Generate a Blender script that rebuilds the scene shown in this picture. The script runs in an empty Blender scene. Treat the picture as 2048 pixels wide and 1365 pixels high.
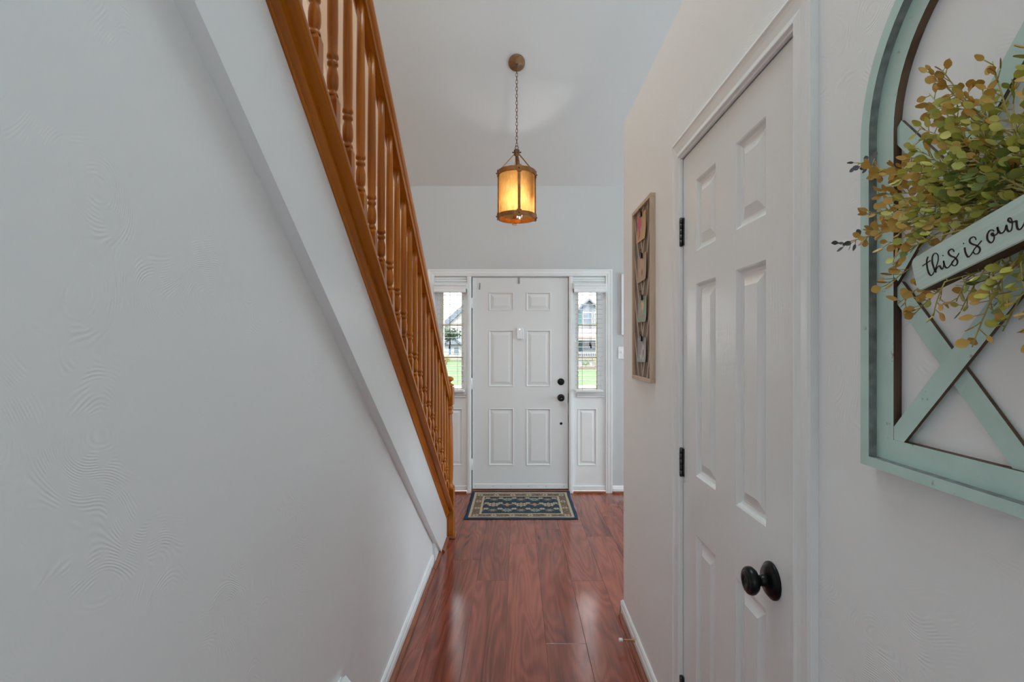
import bpy, bmesh, math, random
from mathutils import Vector, Matrix, noise

random.seed(7)
SC = bpy.context.scene
COL = SC.collection
PI = math.pi

# ------------------------------------------------------------------ camera
CAM_H = 1.40
cam_d = bpy.data.cameras.new('camera')
cam = bpy.data.objects.new('camera', cam_d)
COL.objects.link(cam)
cam.location = (0, 0, CAM_H)
cam.rotation_euler = (PI / 2, 0, 0)
cam_d.sensor_width = 36
cam_d.lens = 18.0
cam_d.shift_x = -10 / 2048
cam_d.shift_y = 8.5 / 2048
cam_d.clip_start = 0.05
cam_d.clip_end = 300
SC.camera = cam

# ------------------------------------------------------------------ world, sun, large lights, exposure
w = bpy.data.worlds.new('world')
SC.world = w
w.use_nodes = True
bg = w.node_tree.nodes['Background']
bg.inputs[0].default_value = (0.93, 0.97, 1.0, 1)
bg.inputs[1].default_value = 5.5


def light(name, kind, loc, rot, energy, color=(1, 1, 1), **kw):
    d = bpy.data.lights.new(name, kind)
    d.energy = energy
    d.color = color
    for k, v in kw.items():
        setattr(d, k, v)
    o = bpy.data.objects.new(name, d)
    o.location = loc
    o.rotation_euler = rot
    COL.objects.link(o)
    return o


# sun stands behind the house and lights the facades across the street
FILL_TINT = (0.73, 0.915, 1.0)  # cool tint of the added fill lights, offsets warm bounce from wood and floor
light('sun', 'SUN', (0, -10, 30), (math.radians(42), 0, math.radians(14)), 3.0, angle=0.02)
# added fill light behind the camera; the back wall has no window
light('window_daylight_rear', 'AREA', (0.9, -3.85, 1.75), (math.radians(90), 0, 0), 46, FILL_TINT, shape='RECTANGLE', size=3.4, size_y=2.2)
# added overhead fill for the hall; the ceiling above is closed
light('skylight_daylight', 'AREA', (0.25, 1.6, 4.7), (0, 0, 0), 46, FILL_TINT, shape='RECTANGLE', size=1.8, size_y=1.4)
# added unseen fill right of the foyer, brightens stringer and left wall
light('window_daylight_side', 'AREA', (3.10, 3.75, 1.20), (0, math.radians(90), 0), 42, FILL_TINT, shape='RECTANGLE', size=1.6, size_y=1.9)
# added unseen light above and behind the viewpoint, lifts near walls, drops decor shadow
light('hall_lamp', 'POINT', (0.05, -0.55, 2.7), (0, 0, 0), 4, FILL_TINT, shadow_soft_size=0.2)
# added unseen fill high over the stairs, brightens closet door and stairwell
light('landing_lamp', 'POINT', (-1.0, 1.2, 4.5), (0, 0, 0), 14, FILL_TINT, shadow_soft_size=0.25)

vs = SC.view_settings
vs.view_transform = 'Standard'
vs.look = 'None'
vs.gamma = 1.0
vs.use_curve_mapping = False
vs.exposure = 0.2
SC.cycles.use_denoising = True
SC.cycles.max_bounces = 8
SC.cycles.diffuse_bounces = 5
SC.cycles.glossy_bounces = 3
SC.cycles.transparent_max_bounces = 10
SC.cycles.use_adaptive_sampling = True
SC.cycles.adaptive_threshold = 0.1
SC.cycles.adaptive_min_samples = 12
SC.cycles.sample_clamp_indirect = 4.0


# ------------------------------------------------------------------ node helpers
def srgb(r, g, b):
    def f(c):
        c /= 255.0
        return c / 12.92 if c <= 0.04045 else ((c + 0.055) / 1.055) ** 2.4
    return (f(r), f(g), f(b), 1.0)


class N:
    """tiny node-tree writer"""

    def __init__(self, name):
        self.m = bpy.data.materials.new(name)
        self.m.use_nodes = True
        self.t = self.m.node_tree
        self.t.nodes.clear()
        self.out = self.t.nodes.new('ShaderNodeOutputMaterial')

    def n(self, kind, **kw):
        nd = self.t.nodes.new('ShaderNode' + kind)
        for k, v in kw.items():
            setattr(nd, k, v)
        return nd

    def set(self, sock, v):
        if isinstance(v, bpy.types.NodeSocket):
            self.t.links.new(v, sock)
        elif isinstance(v, (tuple, list)) and len(v) == 3 and sock.type == 'RGBA':
            sock.default_value = (*v, 1)
        else:
            sock.default_value = v

    def coord(self, which='Object', scale=(1, 1, 1), rot=(0, 0, 0), loc=(0, 0, 0)):
        tc = self.n('TexCoord')
        mp = self.n('Mapping')
        self.set(mp.inputs['Vector'], tc.outputs[which])
        mp.inputs['Scale'].default_value = scale
        mp.inputs['Rotation'].default_value = rot
        mp.inputs['Location'].default_value = loc
        return mp.outputs[0]

    def noise(self, vec, scale=5, detail=3, rough=0.5, dist=0.0):
        nd = self.n('TexNoise')
        self.set(nd.inputs['Vector'], vec)
        nd.inputs['Scale'].default_value = scale
        nd.inputs['Detail'].default_value = detail
        nd.inputs['Roughness'].default_value = rough
        nd.inputs['Distortion'].default_value = dist
        return nd.outputs[0]

    def math(self, op, a, b=0.0, c=0.0, clamp=False):
        nd = self.n('Math', operation=op, use_clamp=clamp)
        self.set(nd.inputs[0], a)
        self.set(nd.inputs[1], b)
        self.set(nd.inputs[2], c)
        return nd.outputs[0]

    def vmath(self, op, a, b=(0, 0, 0)):
        nd = self.n('VectorMath', operation=op)
        self.set(nd.inputs[0], a)
        self.set(nd.inputs[1], b)
        return nd.outputs[0]

    def ramp(self, fac, stops):
        nd = self.n('ValToRGB')
        self.set(nd.inputs[0], fac)
        cr = nd.color_ramp
        while len(cr.elements) < len(stops):
            cr.elements.new(0.5)
        for e, (p, c) in zip(cr.elements, stops):
            e.position = p
            e.color = c if len(c) == 4 else (*c, 1)
        return nd.outputs[0]

    def mix(self, fac, a, b, mode='MIX'):
        nd = self.n('Mix', data_type='RGBA', blend_type=mode)
        self.set(nd.inputs[0], fac)
        self.set(nd.inputs[6], a)
        self.set(nd.inputs[7], b)
        return nd.outputs[2]

    def bump(self, height, strength=0.2, dist=0.002):
        nd = self.n('Bump')
        nd.inputs['Strength'].default_value = strength
        nd.inputs['Distance'].default_value = dist
        self.set(nd.inputs['Height'], height)
        return nd.outputs[0]

    def pbr(self, color, rough=0.5, metal=0.0, normal=None, spec=None, coat=0.0):
        b = self.n('BsdfPrincipled')
        self.set(b.inputs['Base Color'], color)
        self.set(b.inputs['Roughness'], rough)
        b.inputs['Metallic'].default_value = metal
        if spec is not None:
            b.inputs['Specular IOR Level'].default_value = spec
        if coat:
            b.inputs['Coat Weight'].default_value = coat
            b.inputs['Coat Roughness'].default_value = 0.15
        if normal is not None:
            self.set(b.inputs['Normal'], normal)
        self.t.links.new(b.outputs[0], self.out.inputs[0])
        return self.m


MATS = {}


def plain(name, color, rough=0.5, metal=0.0, vary=0.08, scale=30, bump=0.0, spec=None):
    """paint / plastic / metal with slight mottling"""
    n = N(name)
    v = n.coord('Object')
    f = n.noise(v, scale, 1)
    c0 = tuple(x * (1 - vary) for x in color[:3]) + (1,)
    c1 = tuple(min(1, x * (1 + vary)) for x in color[:3]) + (1,)
    col = n.ramp(f, [(0.3, c0), (0.7, c1)])
    nb = n.bump(f, bump, 0.001) if bump else None
    MATS[name] = n.pbr(col, rough, metal, nb, spec)
    return MATS[name]


def wall_paint(name, color, amount=0.35, rough=0.5):
    """white paint over swirled brush-texture plaster"""
    n = N(name)
    if amount > 0.1:
        tc = n.n('TexCoord')
        sp = n.n('SeparateXYZ')
        n.set(sp.inputs[0], tc.outputs['Object'])
        cb = n.n('CombineXYZ')
        n.set(cb.inputs[0], n.math('ADD', sp.outputs[0], sp.outputs[1]))
        n.set(cb.inputs[1], sp.outputs[2])

        def n2(scale, detail):
            nd = n.n('TexNoise', noise_dimensions='2D')
            n.set(nd.inputs['Vector'], cb.outputs[0])
            nd.inputs['Scale'].default_value = scale
            nd.inputs['Detail'].default_value = detail
            return nd.outputs[0]
        lo = n2(4.5, 1.0)
        rings = n.math('SINE', n.math('MULTIPLY', lo, 400.0))
        patch = n.math('MULTIPLY_ADD', n2(5.0, 0.0), 4.5, -2.1, True)
        brush = n.math('MULTIPLY_ADD', n2(38.0, 0.0), 4.0, -1.6, True)
        h = n.math('ADD', n.math('MULTIPLY', n.math('MULTIPLY', rings, brush), n.math('MULTIPLY', patch, 0.22)), n.math('MULTIPLY', lo, 2.2))
        nb = n.bump(h, amount, 0.0016)
    else:
        nb = None
    MATS[name] = n.pbr(color, rough, 0, nb)
    return MATS[name]


def wood(name, dark, light_, rot=(0, 0, 0), scale=(1, 1, 1), ring=9.0, rough=0.35, rnd=True, bump=0.08, mid=None, coat=0.0):
    """grain runs along the mapped Z axis"""
    n = N(name)
    v = n.vmath('MULTIPLY', n.coord('Object', (1, 1, 1), rot), scale)
    if rnd:
        oi = n.n('ObjectInfo')
        comb = n.n('CombineXYZ')
        n.set(comb.inputs[0], n.math('MULTIPLY', oi.outputs['Random'], 17.0))
        n.set(comb.inputs[1], n.math('MULTIPLY', oi.outputs['Random'], 31.0))
        n.set(comb.inputs[2], n.math('MULTIPLY', oi.outputs['Random'], 43.0))
        v = n.vmath('ADD', v, comb.outputs[0])
    base = n.noise(v, ring, 2, 0.45, 0.25)
    lines = n.math('SINE', n.math('MULTIPLY', base, 30.0))
    fine = n.noise(n.vmath('MULTIPLY', v, (9, 9, 0.6)), 30, 3)
    f = n.math('ADD', n.math('MULTIPLY', lines, 0.10), n.math('ADD', n.math('MULTIPLY', fine, 0.45), n.math('MULTIPLY', base, 0.45)), 0, True)
    stops = [(0.22, dark), (0.75, light_)] if mid is None else [(0.15, dark), (0.45, mid), (0.8, light_)]
    col = n.ramp(f, stops)
    MATS[name] = n.pbr(col, rough, 0, None, 0.35, coat)
    return MATS[name]


# ------------------------------------------------------------------ materials
GREY = srgb(242, 242, 242)
M_wall = wall_paint('swirled_white_wall_paint', GREY, 0.42, 0.45)
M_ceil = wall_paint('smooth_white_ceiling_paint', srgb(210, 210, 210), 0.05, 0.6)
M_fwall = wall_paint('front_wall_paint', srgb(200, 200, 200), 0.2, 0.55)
M_band = wall_paint('glossy_stringer_paint', srgb(239, 239, 239), 0.22, 0.3)
M_warmcast = wall_paint('beige_stairwell_paint', srgb(244, 214, 186), 0.1, 0.55)  # warm cast of the light painted into the stairwell colour
M_trim = plain('white_semigloss_trim', srgb(240, 240, 240), 0.28, vary=0.015, scale=6)
M_doorp = None


def door_paint(name, color, grain=0.18, rough=0.3):
    n = N(name)
    v = n.coord('Object', (70, 70, 3.0))
    g = n.noise(v, 3, 2, 0.6, 0.3)
    nb = n.bump(g, grain, 0.0012)
    MATS[name] = n.pbr(color, rough, 0, nb)
    return MATS[name]


M_front = door_paint('front_door_paint', srgb(230, 230, 230), 0.04, 0.32)
M_closet = door_paint('moulded_closet_door_paint', srgb(238, 238, 238), 0.30, 0.22)

SL = 0.733                     # stair slope
ANG = math.atan(SL)
WD, WM, WL = (0.22, 0.052, 0.0025, 1), (0.42, 0.118, 0.005, 1), (0.58, 0.185, 0.012, 1)
M_woodv = wood('golden_oak_upright', WD, WL, (0, 0, 0), (7, 7, 0.45), 2.2, 0.3, True, 0.03, WM)
M_woods = wood('golden_oak_sloped', WD, WL, (-(PI / 2 - ANG), 0, 0), (7, 7, 0.30), 2.2, 0.3, True, 0.03, WM)
M_shoe = wood('reddish_shoe_moulding', (0.20, 0.055, 0.028, 1), (0.36, 0.125, 0.06, 1), (PI / 2, 0, 0), (9, 9, 0.9), 2.5, 0.35)
M_shoex = wood('reddish_shoe_moulding_across', (0.20, 0.055, 0.028, 1), (0.36, 0.125, 0.06, 1), (0, PI / 2, 0), (9, 9, 0.9), 2.5, 0.35)


def floor_mat():
    n = N('cherry_laminate_plank')
    oi = n.n('ObjectInfo')
    rnd = oi.outputs['Random']
    comb = n.n('CombineXYZ')
    n.set(comb.inputs[0], n.math('MULTIPLY', rnd, 37.0))
    n.set(comb.inputs[1], n.math('MULTIPLY', rnd, 91.0))
    v0 = n.coord('Object')
    v = n.vmath('ADD', v0, comb.outputs[0])
    # flowing growth rings: long cathedral arches along the plank
    lo = n.noise(n.vmath('MULTIPLY', v, (5.5, 0.75, 1)), 1.0, 2, 0.4, 0.35)
    rings = n.math('SINE', n.math('MULTIPLY', lo, 95.0))
    fine = n.noise(n.vmath('MULTIPLY', v, (150, 5, 1)), 1.0, 3, 0.6)
    med = n.noise(n.vmath('MULTIPLY', v, (14, 0.9, 1)), 1.0, 3, 0.5)
    f = n.math('ADD', n.math('MULTIPLY', rings, 0.075), n.math('ADD', n.math('MULTIPLY', med, 0.6), n.math('MULTIPLY', fine, 0.32)))
    f = n.math('ADD', f, n.math('MULTIPLY', n.math('SUBTRACT', rnd, 0.5), 0.16))
    col = n.ramp(f, [(0.18, (0.11, 0.026, 0.016, 1)), (0.45, (0.265, 0.064, 0.038, 1)), (0.62, (0.37, 0.096, 0.057, 1)), (0.85, (0.49, 0.142, 0.088, 1))])
    tex = n.noise(n.vmath('MULTIPLY', v, (420, 90, 1)), 1.0, 0, 0.5)
    nb = n.bump(tex, 0.10, 0.0008)
    MATS['floor'] = n.pbr(col, 0.13, 0, nb, 0.6)
    return MATS['floor']


M_floor = floor_mat()
M_black = plain('black_bronze_hardware', (0.008, 0.008, 0.008, 1), 0.28, 0.6, 0.2, 40)
M_iron = plain('dark_iron_hinge', (0.07, 0.07, 0.07, 1), 0.35, 0.8, 0.3, 60)
M_darkslot = plain('dark_gap', (0.01, 0.01, 0.01, 1), 0.8)
M_steel = plain('grey_steel_clip', (0.28, 0.28, 0.28, 1), 0.35, 0.7)
M_plast = plain('white_plastic', srgb(238, 238, 238), 0.35, vary=0.01)
M_bronze = plain('aged_copper', (0.27, 0.115, 0.036, 1), 0.42, 0.75, 0.25, 25)
M_bronzed = plain('dark_aged_bronze', (0.13, 0.066, 0.028, 1), 0.5, 0.4, 0.3, 40)
M_canopy = plain('brown_canopy_enamel', (0.21, 0.105, 0.045, 1), 0.5, 0.3, 0.2, 40)
M_cream = plain('cream_sash_wood', srgb(214, 200, 160), 0.45)
M_teal0 = None


def teal_mat(name, base, worn):
    n = N(name)
    v = n.coord('Object')
    geo = n.n('NewGeometry')
    edge = n.ramp(geo.outputs['Pointiness'], [(0.52, (0, 0, 0, 1)), (0.6, (1, 1, 1, 1))])
    wear = n.ramp(n.noise(n.vmath('MULTIPLY', v, (30, 30, 30)), 1.0, 4, 0.7), [(0.66, (0, 0, 0, 1)), (0.74, (1, 1, 1, 1))])
    tone = n.ramp(n.noise(n.vmath('MULTIPLY', v, (20, 20, 20)), 1.0, 4), [(0.3, tuple(c * 0.88 for c in base[:3]) + (1,)), (0.7, base)])
    fac = n.math('MULTIPLY', n.math('ADD', n.math('MULTIPLY', edge, wear), n.math('MULTIPLY', wear, 0.12)), 1.0, 0, True)
    col = n.mix(fac, tone, worn)
    MATS[name] = n.pbr(col, 0.55)
    return MATS[name]


M_teal = teal_mat('distressed_teal_paint', (0.56, 0.74, 0.68, 1), (0.24, 0.15, 0.09, 1))
M_brown = wood('raw_brown_wood_edge', (0.06, 0.036, 0.022, 1), (0.17, 0.105, 0.07, 1), (0, 0, 0), (12, 12, 2), 2, 0.7)
M_signf = wood('pale_mint_washed_wood', (0.50, 0.61, 0.55, 1), (0.66, 0.78, 0.71, 1), (math.radians(-74.4), 0, 0), (60, 60, 2.5), 2, 0.6, True, 0.05)
M_ink = plain('burnt_brown_lettering', (0.018, 0.008, 0.005, 1), 0.7)
M_board = wood('light_pine_frame', (0.50, 0.36, 0.26, 1), (0.68, 0.52, 0.39, 1), (0, 0, 0), (10, 10, 1), 2, 0.45)
M_slatA = wood('brown_grey_slat', (0.14, 0.098, 0.07, 1), (0.26, 0.19, 0.14, 1), (0, 0, 0), (14, 14, 2), 2, 0.6)
M_slatB = wood('pale_slat', (0.42, 0.33, 0.25, 1), (0.56, 0.45, 0.36, 1), (0, 0, 0), (14, 14, 2), 2, 0.6)


def glass_mat():
    n = N('clear_window_glass')
    tr = n.n('BsdfTransparent')
    gl = n.n('BsdfGlossy')
    gl.inputs['Roughness'].default_value = 0.02
    mx = n.n('MixShader')
    mx.inputs[0].default_value = 0.05
    n.t.links.new(tr.outputs[0], mx.inputs[1])
    n.t.links.new(gl.outputs[0], mx.inputs[2])
    n.t.links.new(mx.outputs[0], n.out.inputs[0])
    return n.m


M_glass = glass_mat()


def amber_mat():
    n = N('amber_seeded_glass')
    v = n.coord('Object', (1, 1, 0.35))
    s = n.noise(v, 70, 4, 0.7)
    col = n.ramp(s, [(0.35, (0.56, 0.33, 0.125, 1)), (0.55, (0.62, 0.41, 0.19, 1)), (0.7, (0.68, 0.50, 0.28, 1))])
    tr = n.n('BsdfTransparent')
    n.set(tr.inputs[0], (1.0, 0.84, 0.58, 1))
    tl = n.n('BsdfTranslucent')
    n.set(tl.inputs[0], col)
    gl = n.n('BsdfGlossy')
    gl.inputs['Roughness'].default_value = 0.1
    m1 = n.n('MixShader')
    m1.inputs[0].default_value = 0.75
    n.t.links.new(tr.outputs[0], m1.inputs[1])
    n.t.links.new(tl.outputs[0], m1.inputs[2])
    m2 = n.n('MixShader')
    m2.inputs[0].default_value = 0.02
    n.t.links.new(m1.outputs[0], m2.inputs[1])
    n.t.links.new(gl.outputs[0], m2.inputs[2])
    n.t.links.new(m2.outputs[0], n.out.inputs[0])
    return n.m


M_amber = amber_mat()


def emit(name, color, strength):
    n = N(name)
    e = n.n('Emission')
    n.set(e.inputs[0], color)
    e.inputs[1].default_value = strength
    n.t.links.new(e.outputs[0], n.out.inputs[0])
    return n.m


M_bulb = emit('glowing_bulb', (1.0, 0.74, 0.40, 1), 5.0)
M_led = emit('small_white_led', (1, 1, 1, 1), 1.5)


# ------------------------------------------------------------------ mesh helpers
class MB:
    def __init__(self):
        self.v, self.f, self.sm = [], [], []

    def add(self, verts, faces, smooth=False):
        o = len(self.v)
        self.v += [tuple(p) for p in verts]
        self.f += [tuple(i + o for i in f) for f in faces]
        self.sm += [smooth] * len(faces)
        return self

    def box(self, x0, x1, y0, y1, z0, z1, bev=0.0):
        if bev:
            b = min(bev, (x1 - x0) / 2.1, (y1 - y0) / 2.1, (z1 - z0) / 2.1)
            bm = bmesh.new()
            bmesh.ops.create_cube(bm, size=1)
            for p in bm.verts:
                p.co = Vector(((x0 + x1) / 2 + p.co.x * (x1 - x0), (y0 + y1) / 2 + p.co.y * (y1 - y0), (z0 + z1) / 2 + p.co.z * (z1 - z0)))
            bmesh.ops.bevel(bm, geom=bm.edges[:], offset=b, segments=1, affect='EDGES', profile=0.5)
            bm.verts.index_update()
            self.add([p.co[:] for p in bm.verts], [[q.index for q in f.verts] for f in bm.faces])
            bm.free()
            return self
        p = [(x0, y0, z0), (x1, y0, z0), (x1, y1, z0), (x0, y1, z0), (x0, y0, z1), (x1, y0, z1), (x1, y1, z1), (x0, y1, z1)]
        return self.add(p, [(0, 3, 2, 1), (4, 5, 6, 7), (0, 1, 5, 4), (1, 2, 6, 5), (2, 3, 7, 6), (3, 0, 4, 7)])

    def prism(self, poly, a0, a1, axis='x', smooth=False):
        """poly: 2-D points; x: (y,z), y: (x,z), z: (x,y)"""
        mk = {'x': lambda p, a: (a, p[0], p[1]), 'y': lambda p, a: (p[0], a, p[1]), 'z': lambda p, a: (p[0], p[1], a)}[axis]
        n = len(poly)
        vs_ = [mk(p, a0) for p in poly] + [mk(p, a1) for p in poly]
        o = len(self.v)
        self.add(vs_, [tuple(range(n - 1, -1, -1)), tuple(range(n, 2 * n))])
        self.add([], [])
        self.f += [tuple(i + o for i in (k, (k + 1) % n, n + (k + 1) % n, n + k)) for k in range(n)]
        self.sm += [smooth] * n
        return self

    def lathe(self, prof, seg=24, M=None, smooth=True, caps=True):
        """prof: (r, z) pairs round local z"""
        M = M or Matrix()
        vs_, fs = [], []
        for r, z in prof:
            for k in range(seg):
                a = 2 * PI * k / seg
                vs_.append(M @ Vector((r * math.cos(a), r * math.sin(a), z)))
        for i in range(len(prof) - 1):
            for k in range(seg):
                k2 = (k + 1) % seg
                fs.append((i * seg + k, i * seg + k2, (i + 1) * seg + k2, (i + 1) * seg + k))
        self.add(vs_, fs, smooth)
        if caps:
            o = len(self.v) - len(vs_)
            self.f += [tuple(o + k for k in range(seg - 1, -1, -1)), tuple(o + (len(prof) - 1) * seg + k for k in range(seg))]
            self.sm += [False, False]
        return self

    def tube(self, pts, r, seg=6, closed=False, taper=None, smooth=True):
        pts = [Vector(p) for p in pts]
        n = len(pts)
        vs_, fs = [], []
        up = None
        for i, p in enumerate(pts):
            a = pts[(i - 1) % n] if (closed or i > 0) else p
            b = pts[(i + 1) % n] if (closed or i < n - 1) else p
            d = (b - a).normalized() if (b - a).length > 1e-9 else Vector((0, 0, 1))
            if up is None:
                up = d.orthogonal().normalized()
            up = (up - d * up.dot(d))
            up = up.normalized() if up.length > 1e-6 else d.orthogonal().normalized()
            s = d.cross(up)
            rr = r if taper is None else r + (taper - r) * i / max(1, n - 1)
            for k in range(seg):
                t = 2 * PI * k / seg
                vs_.append(p + (up * math.cos(t) + s * math.sin(t)) * rr)
        m = n if closed else n - 1
        for i in range(m):
            j = (i + 1) % n
            for k in range(seg):
                k2 = (k + 1) % seg
                fs.append((i * seg + k, i * seg + k2, j * seg + k2, j * seg + k))
        self.add(vs_, fs, smooth)
        if not closed:
            o = len(self.v) - len(vs_)
            self.f += [tuple(o + k for k in range(seg - 1, -1, -1)), tuple(o + (n - 1) * seg + k for k in range(seg))]
            self.sm += [False, False]
        return self

    def sweep_slope(self, prof, y0, y1, zline):
        """cross-section (x, dz) swept along the stair slope between y0 and y1"""
        n = len(prof)
        vs_ = [(x, y0, zline(y0) + d) for x, d in prof] + [(x, y1, zline(y1) + d) for x, d in prof]
        fs = [(k, (k + 1) % n, n + (k + 1) % n, n + k) for k in range(n)] + [tuple(range(n - 1, -1, -1)), tuple(range(n, 2 * n))]
        return self.add(vs_, fs)

    def mesh(self, name):
        me = bpy.data.meshes.new(name)
        me.from_pydata(self.v, [], self.f)
        me.polygons.foreach_set('use_smooth', self.sm)
        bm = bmesh.new()
        bm.from_mesh(me)
        bmesh.ops.recalc_face_normals(bm, faces=bm.faces[:])
        bm.to_mesh(me)
        bm.free()
        me.update()
        return me

    def build(self, name, mat, parent=None, loc=None, rot=None):
        return obj(name, self.mesh(name), mat, parent, loc, rot)


def obj(name, me, mat=None, parent=None, loc=None, rot=None):
    o = bpy.data.objects.new(name, me)
    COL.objects.link(o)
    if mat is not None and me is not None and not me.materials:
        me.materials.append(mat)
    if parent is not None:
        o.parent = parent
    if loc is not None:
        o.location = loc
    if rot is not None:
        o.rotation_euler = rot
    return o


def tag(o, label, cat=None, group=None, kind=None):
    o['label'] = label
    if cat:
        o['category'] = cat
    if group:
        o['group'] = group
    if kind:
        o['kind'] = kind
    return o


def empty(name, loc=(0, 0, 0), rot=(0, 0, 0)):
    o = obj(name, None, None, None, loc, rot)
    o.empty_display_size = 0.05
    return o


def struct(name, mb, mat, label, cat):
    return tag(mb.build(name, mat), label, cat, kind='structure')


# ------------------------------------------------------------------ key dimensions
XL, XR = -0.54, 0.555          # hall walls
YF = 4.853                     # front wall face
YE = 2.664                     # right wall ends here (foyer opens)
LEDGE = 2.55
UND = lambda y: SL * (3.4546 - y)              # underside of the stair stringer
BTOP = lambda y: 0.138 + SL * (3.703 - y)      # top of the painted stringer face
CAPB = lambda y: 0.199 + SL * (3.703 - y)      # underside of wooden cap
CAPT = lambda y: 0.224 + SL * (3.703 - y)      # top of wooden cap
CEIL = lambda y: 2.91 + 0.79 * (YF - y)        # sloped ceiling

# ------------------------------------------------------------------ floor with planks
PW = 0.188
fl = MB()
fl.box(-1.62, 3.32, -4.12, 5.0, -0.14, -0.012)
fl.box(1.268, 3.2, -4.0, 4.98, -0.012, 0.0)
fl.box(-1.5, -0.620, -4.0, 4.98, -0.012, 0.0)
floor = struct('floor', fl, M_floor, 'reddish brown laminate plank floor of the hall and foyer', 'floor')
LEN = 1.49
joints = {-1: 2.356, 0: 3.334, 1: 3.044, 2: 3.611, 3: 2.401, 4: 3.04, 5: 3.746, 6: 2.7, 7: 3.3, 8: 2.2}
plank_cache = {}
for k, j in joints.items():
    x0 = -0.428 + PW * k
    ys = [j + LEN * i for i in range(-4, 4)]
    for a, b in zip(ys[:-1], ys[1:]):
        a, b = max(a, -4.0), min(b, 4.875)
        if b - a < 0.02:
            continue
        L = round(b - a, 3)
        if L not in plank_cache:
            mb = MB()
            g, c = 0.0004, 0.0012
            X, Y = PW / 2 - g, L / 2 - g
            mb.add([(-X, -Y, -0.012), (X, -Y, -0.012), (X, Y, -0.012), (-X, Y, -0.012),
                    (-X, -Y, -c * 0.7), (X, -Y, -c * 0.7), (X, Y, -c * 0.7), (-X, Y, -c * 0.7),
                    (-X + c, -Y + c, 0), (X - c, -Y + c, 0), (X - c, Y - c, 0), (-X + c, Y - c, 0)],
                   [(0, 1, 5, 4), (1, 2, 6, 5), (2, 3, 7, 6), (3, 0, 4, 7), (4, 5, 9, 8), (5, 6, 10, 9), (6, 7, 11, 10), (7, 4, 8, 11), (8, 9, 10, 11)])
            me = mb.mesh('plank')
            me.materials.append(M_floor)
            plank_cache[L] = me
        obj('plank', plank_cache[L], None, floor, (x0 + PW / 2, (a + b) / 2, 0))

# ------------------------------------------------------------------ walls and ceiling
DX0, DX1, DZ1 = -0.80, 0.858, 2.05       # opening of the entry unit
m = MB()
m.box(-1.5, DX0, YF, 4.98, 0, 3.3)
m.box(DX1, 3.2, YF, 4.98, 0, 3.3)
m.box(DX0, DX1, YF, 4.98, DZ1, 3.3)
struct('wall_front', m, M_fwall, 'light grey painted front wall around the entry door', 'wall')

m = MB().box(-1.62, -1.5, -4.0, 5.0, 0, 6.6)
struct('wall_stairwell', m, M_warmcast, 'beige stairwell wall seen between the balusters', 'wall')
m = MB().box(3.2, 3.32, -4.0, 5.0, 0, 6.6)
struct('wall_side', m, M_wall, 'far side wall of the foyer', 'wall')
m = MB().box(-1.62, 3.32, -4.12, -4.0, 0, 6.6)
struct('wall_back', m, M_wall, 'wall behind the viewpoint', 'wall')
YR = 0.8
zr = CEIL(YR)
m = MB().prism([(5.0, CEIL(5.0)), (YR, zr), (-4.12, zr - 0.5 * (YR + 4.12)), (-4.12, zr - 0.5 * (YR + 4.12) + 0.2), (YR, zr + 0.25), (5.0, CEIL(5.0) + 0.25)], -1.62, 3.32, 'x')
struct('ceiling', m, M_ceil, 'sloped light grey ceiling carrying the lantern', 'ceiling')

# added strips carry the painted warm cast on: ceiling and front wall
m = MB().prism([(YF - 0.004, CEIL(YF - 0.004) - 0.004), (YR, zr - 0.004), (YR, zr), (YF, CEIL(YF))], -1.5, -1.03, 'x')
struct('ceiling_stairwell', m, M_warmcast, 'beige painted ceiling strip over the stairs', 'ceiling')
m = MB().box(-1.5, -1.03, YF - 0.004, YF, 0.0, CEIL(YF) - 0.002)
struct('wall_stair_end', m, M_warmcast, 'beige painted end wall of the stairwell', 'wall')

# left wall below the stair
m = MB().prism([(-1.2, 0), (3.27, 0), (3.27, UND(3.27) + 0.05), (-1.2, UND(-1.2) + 0.05)], XL - 0.06, XL, 'x')
struct('wall_left', m, M_wall, 'light grey textured wall below the stairs on the left', 'wall')
# painted stringer, proud of the wall
m = MB().prism([(-1.2, UND(-1.2)), (3.4546, 0), (3.703, 0), (3.703, BTOP(3.703) + 0.03), (-1.2, BTOP(-1.2) + 0.03)], XL - 0.06, -0.507, 'x')
struct('trim_1', m, M_band, 'sloped white stringer band under the wooden stair cap', 'trim')
m = MB().prism([(3.27, 0), (3.4546, 0), (3.27, UND(3.27))], XL - 0.05, -0.522, 'x')
struct('trim_2', m, M_trim, 'small white triangular infill at the foot of the stringer', 'trim')

# steps behind the stringer
m = MB()
run = 0.2535
for k in range(19):
    y1 = 3.703 - run * k
    zt = SL * run * (k + 1)
    m.box(-1.5, XL - 0.061, y1 - run, y1 + 0.02 * (k > 0), zt - 0.03, zt)
    m.box(-1.5, XL - 0.061, y1 - 0.02, y1, zt - SL * run, zt - 0.03)
struct('stair_flight', m, M_shoex, 'wooden stair treads rising behind the stringer', 'stairs')

# right wall with closet opening, and the closet block with its ledge
CY0, CY1, CZ1 = 1.012, 1.716, 2.028
m = MB()
m.box(XR, XR + 0.11, -1.0, CY0, 0, LEDGE)
m.box(XR, XR + 0.11, CY1, YE, 0, LEDGE)
m.box(XR, XR + 0.11, CY0, CY1, CZ1, LEDGE)
m.box(XR + 0.11, 2.4, YE - 0.11, YE, 0, LEDGE)
m.box(XR + 0.11, 2.4, -1.0, YE - 0.11, LEDGE - 0.1, LEDGE)
m.box(2.29, 2.4, -1.0, YE - 0.11, 0, LEDGE - 0.1)
m.box(XR + 0.11, 2.29, -1.0, -0.89, 0, LEDGE - 0.1)
struct('wall_right', m, M_wall, 'light grey hall wall on the right with the closet door', 'wall')

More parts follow.
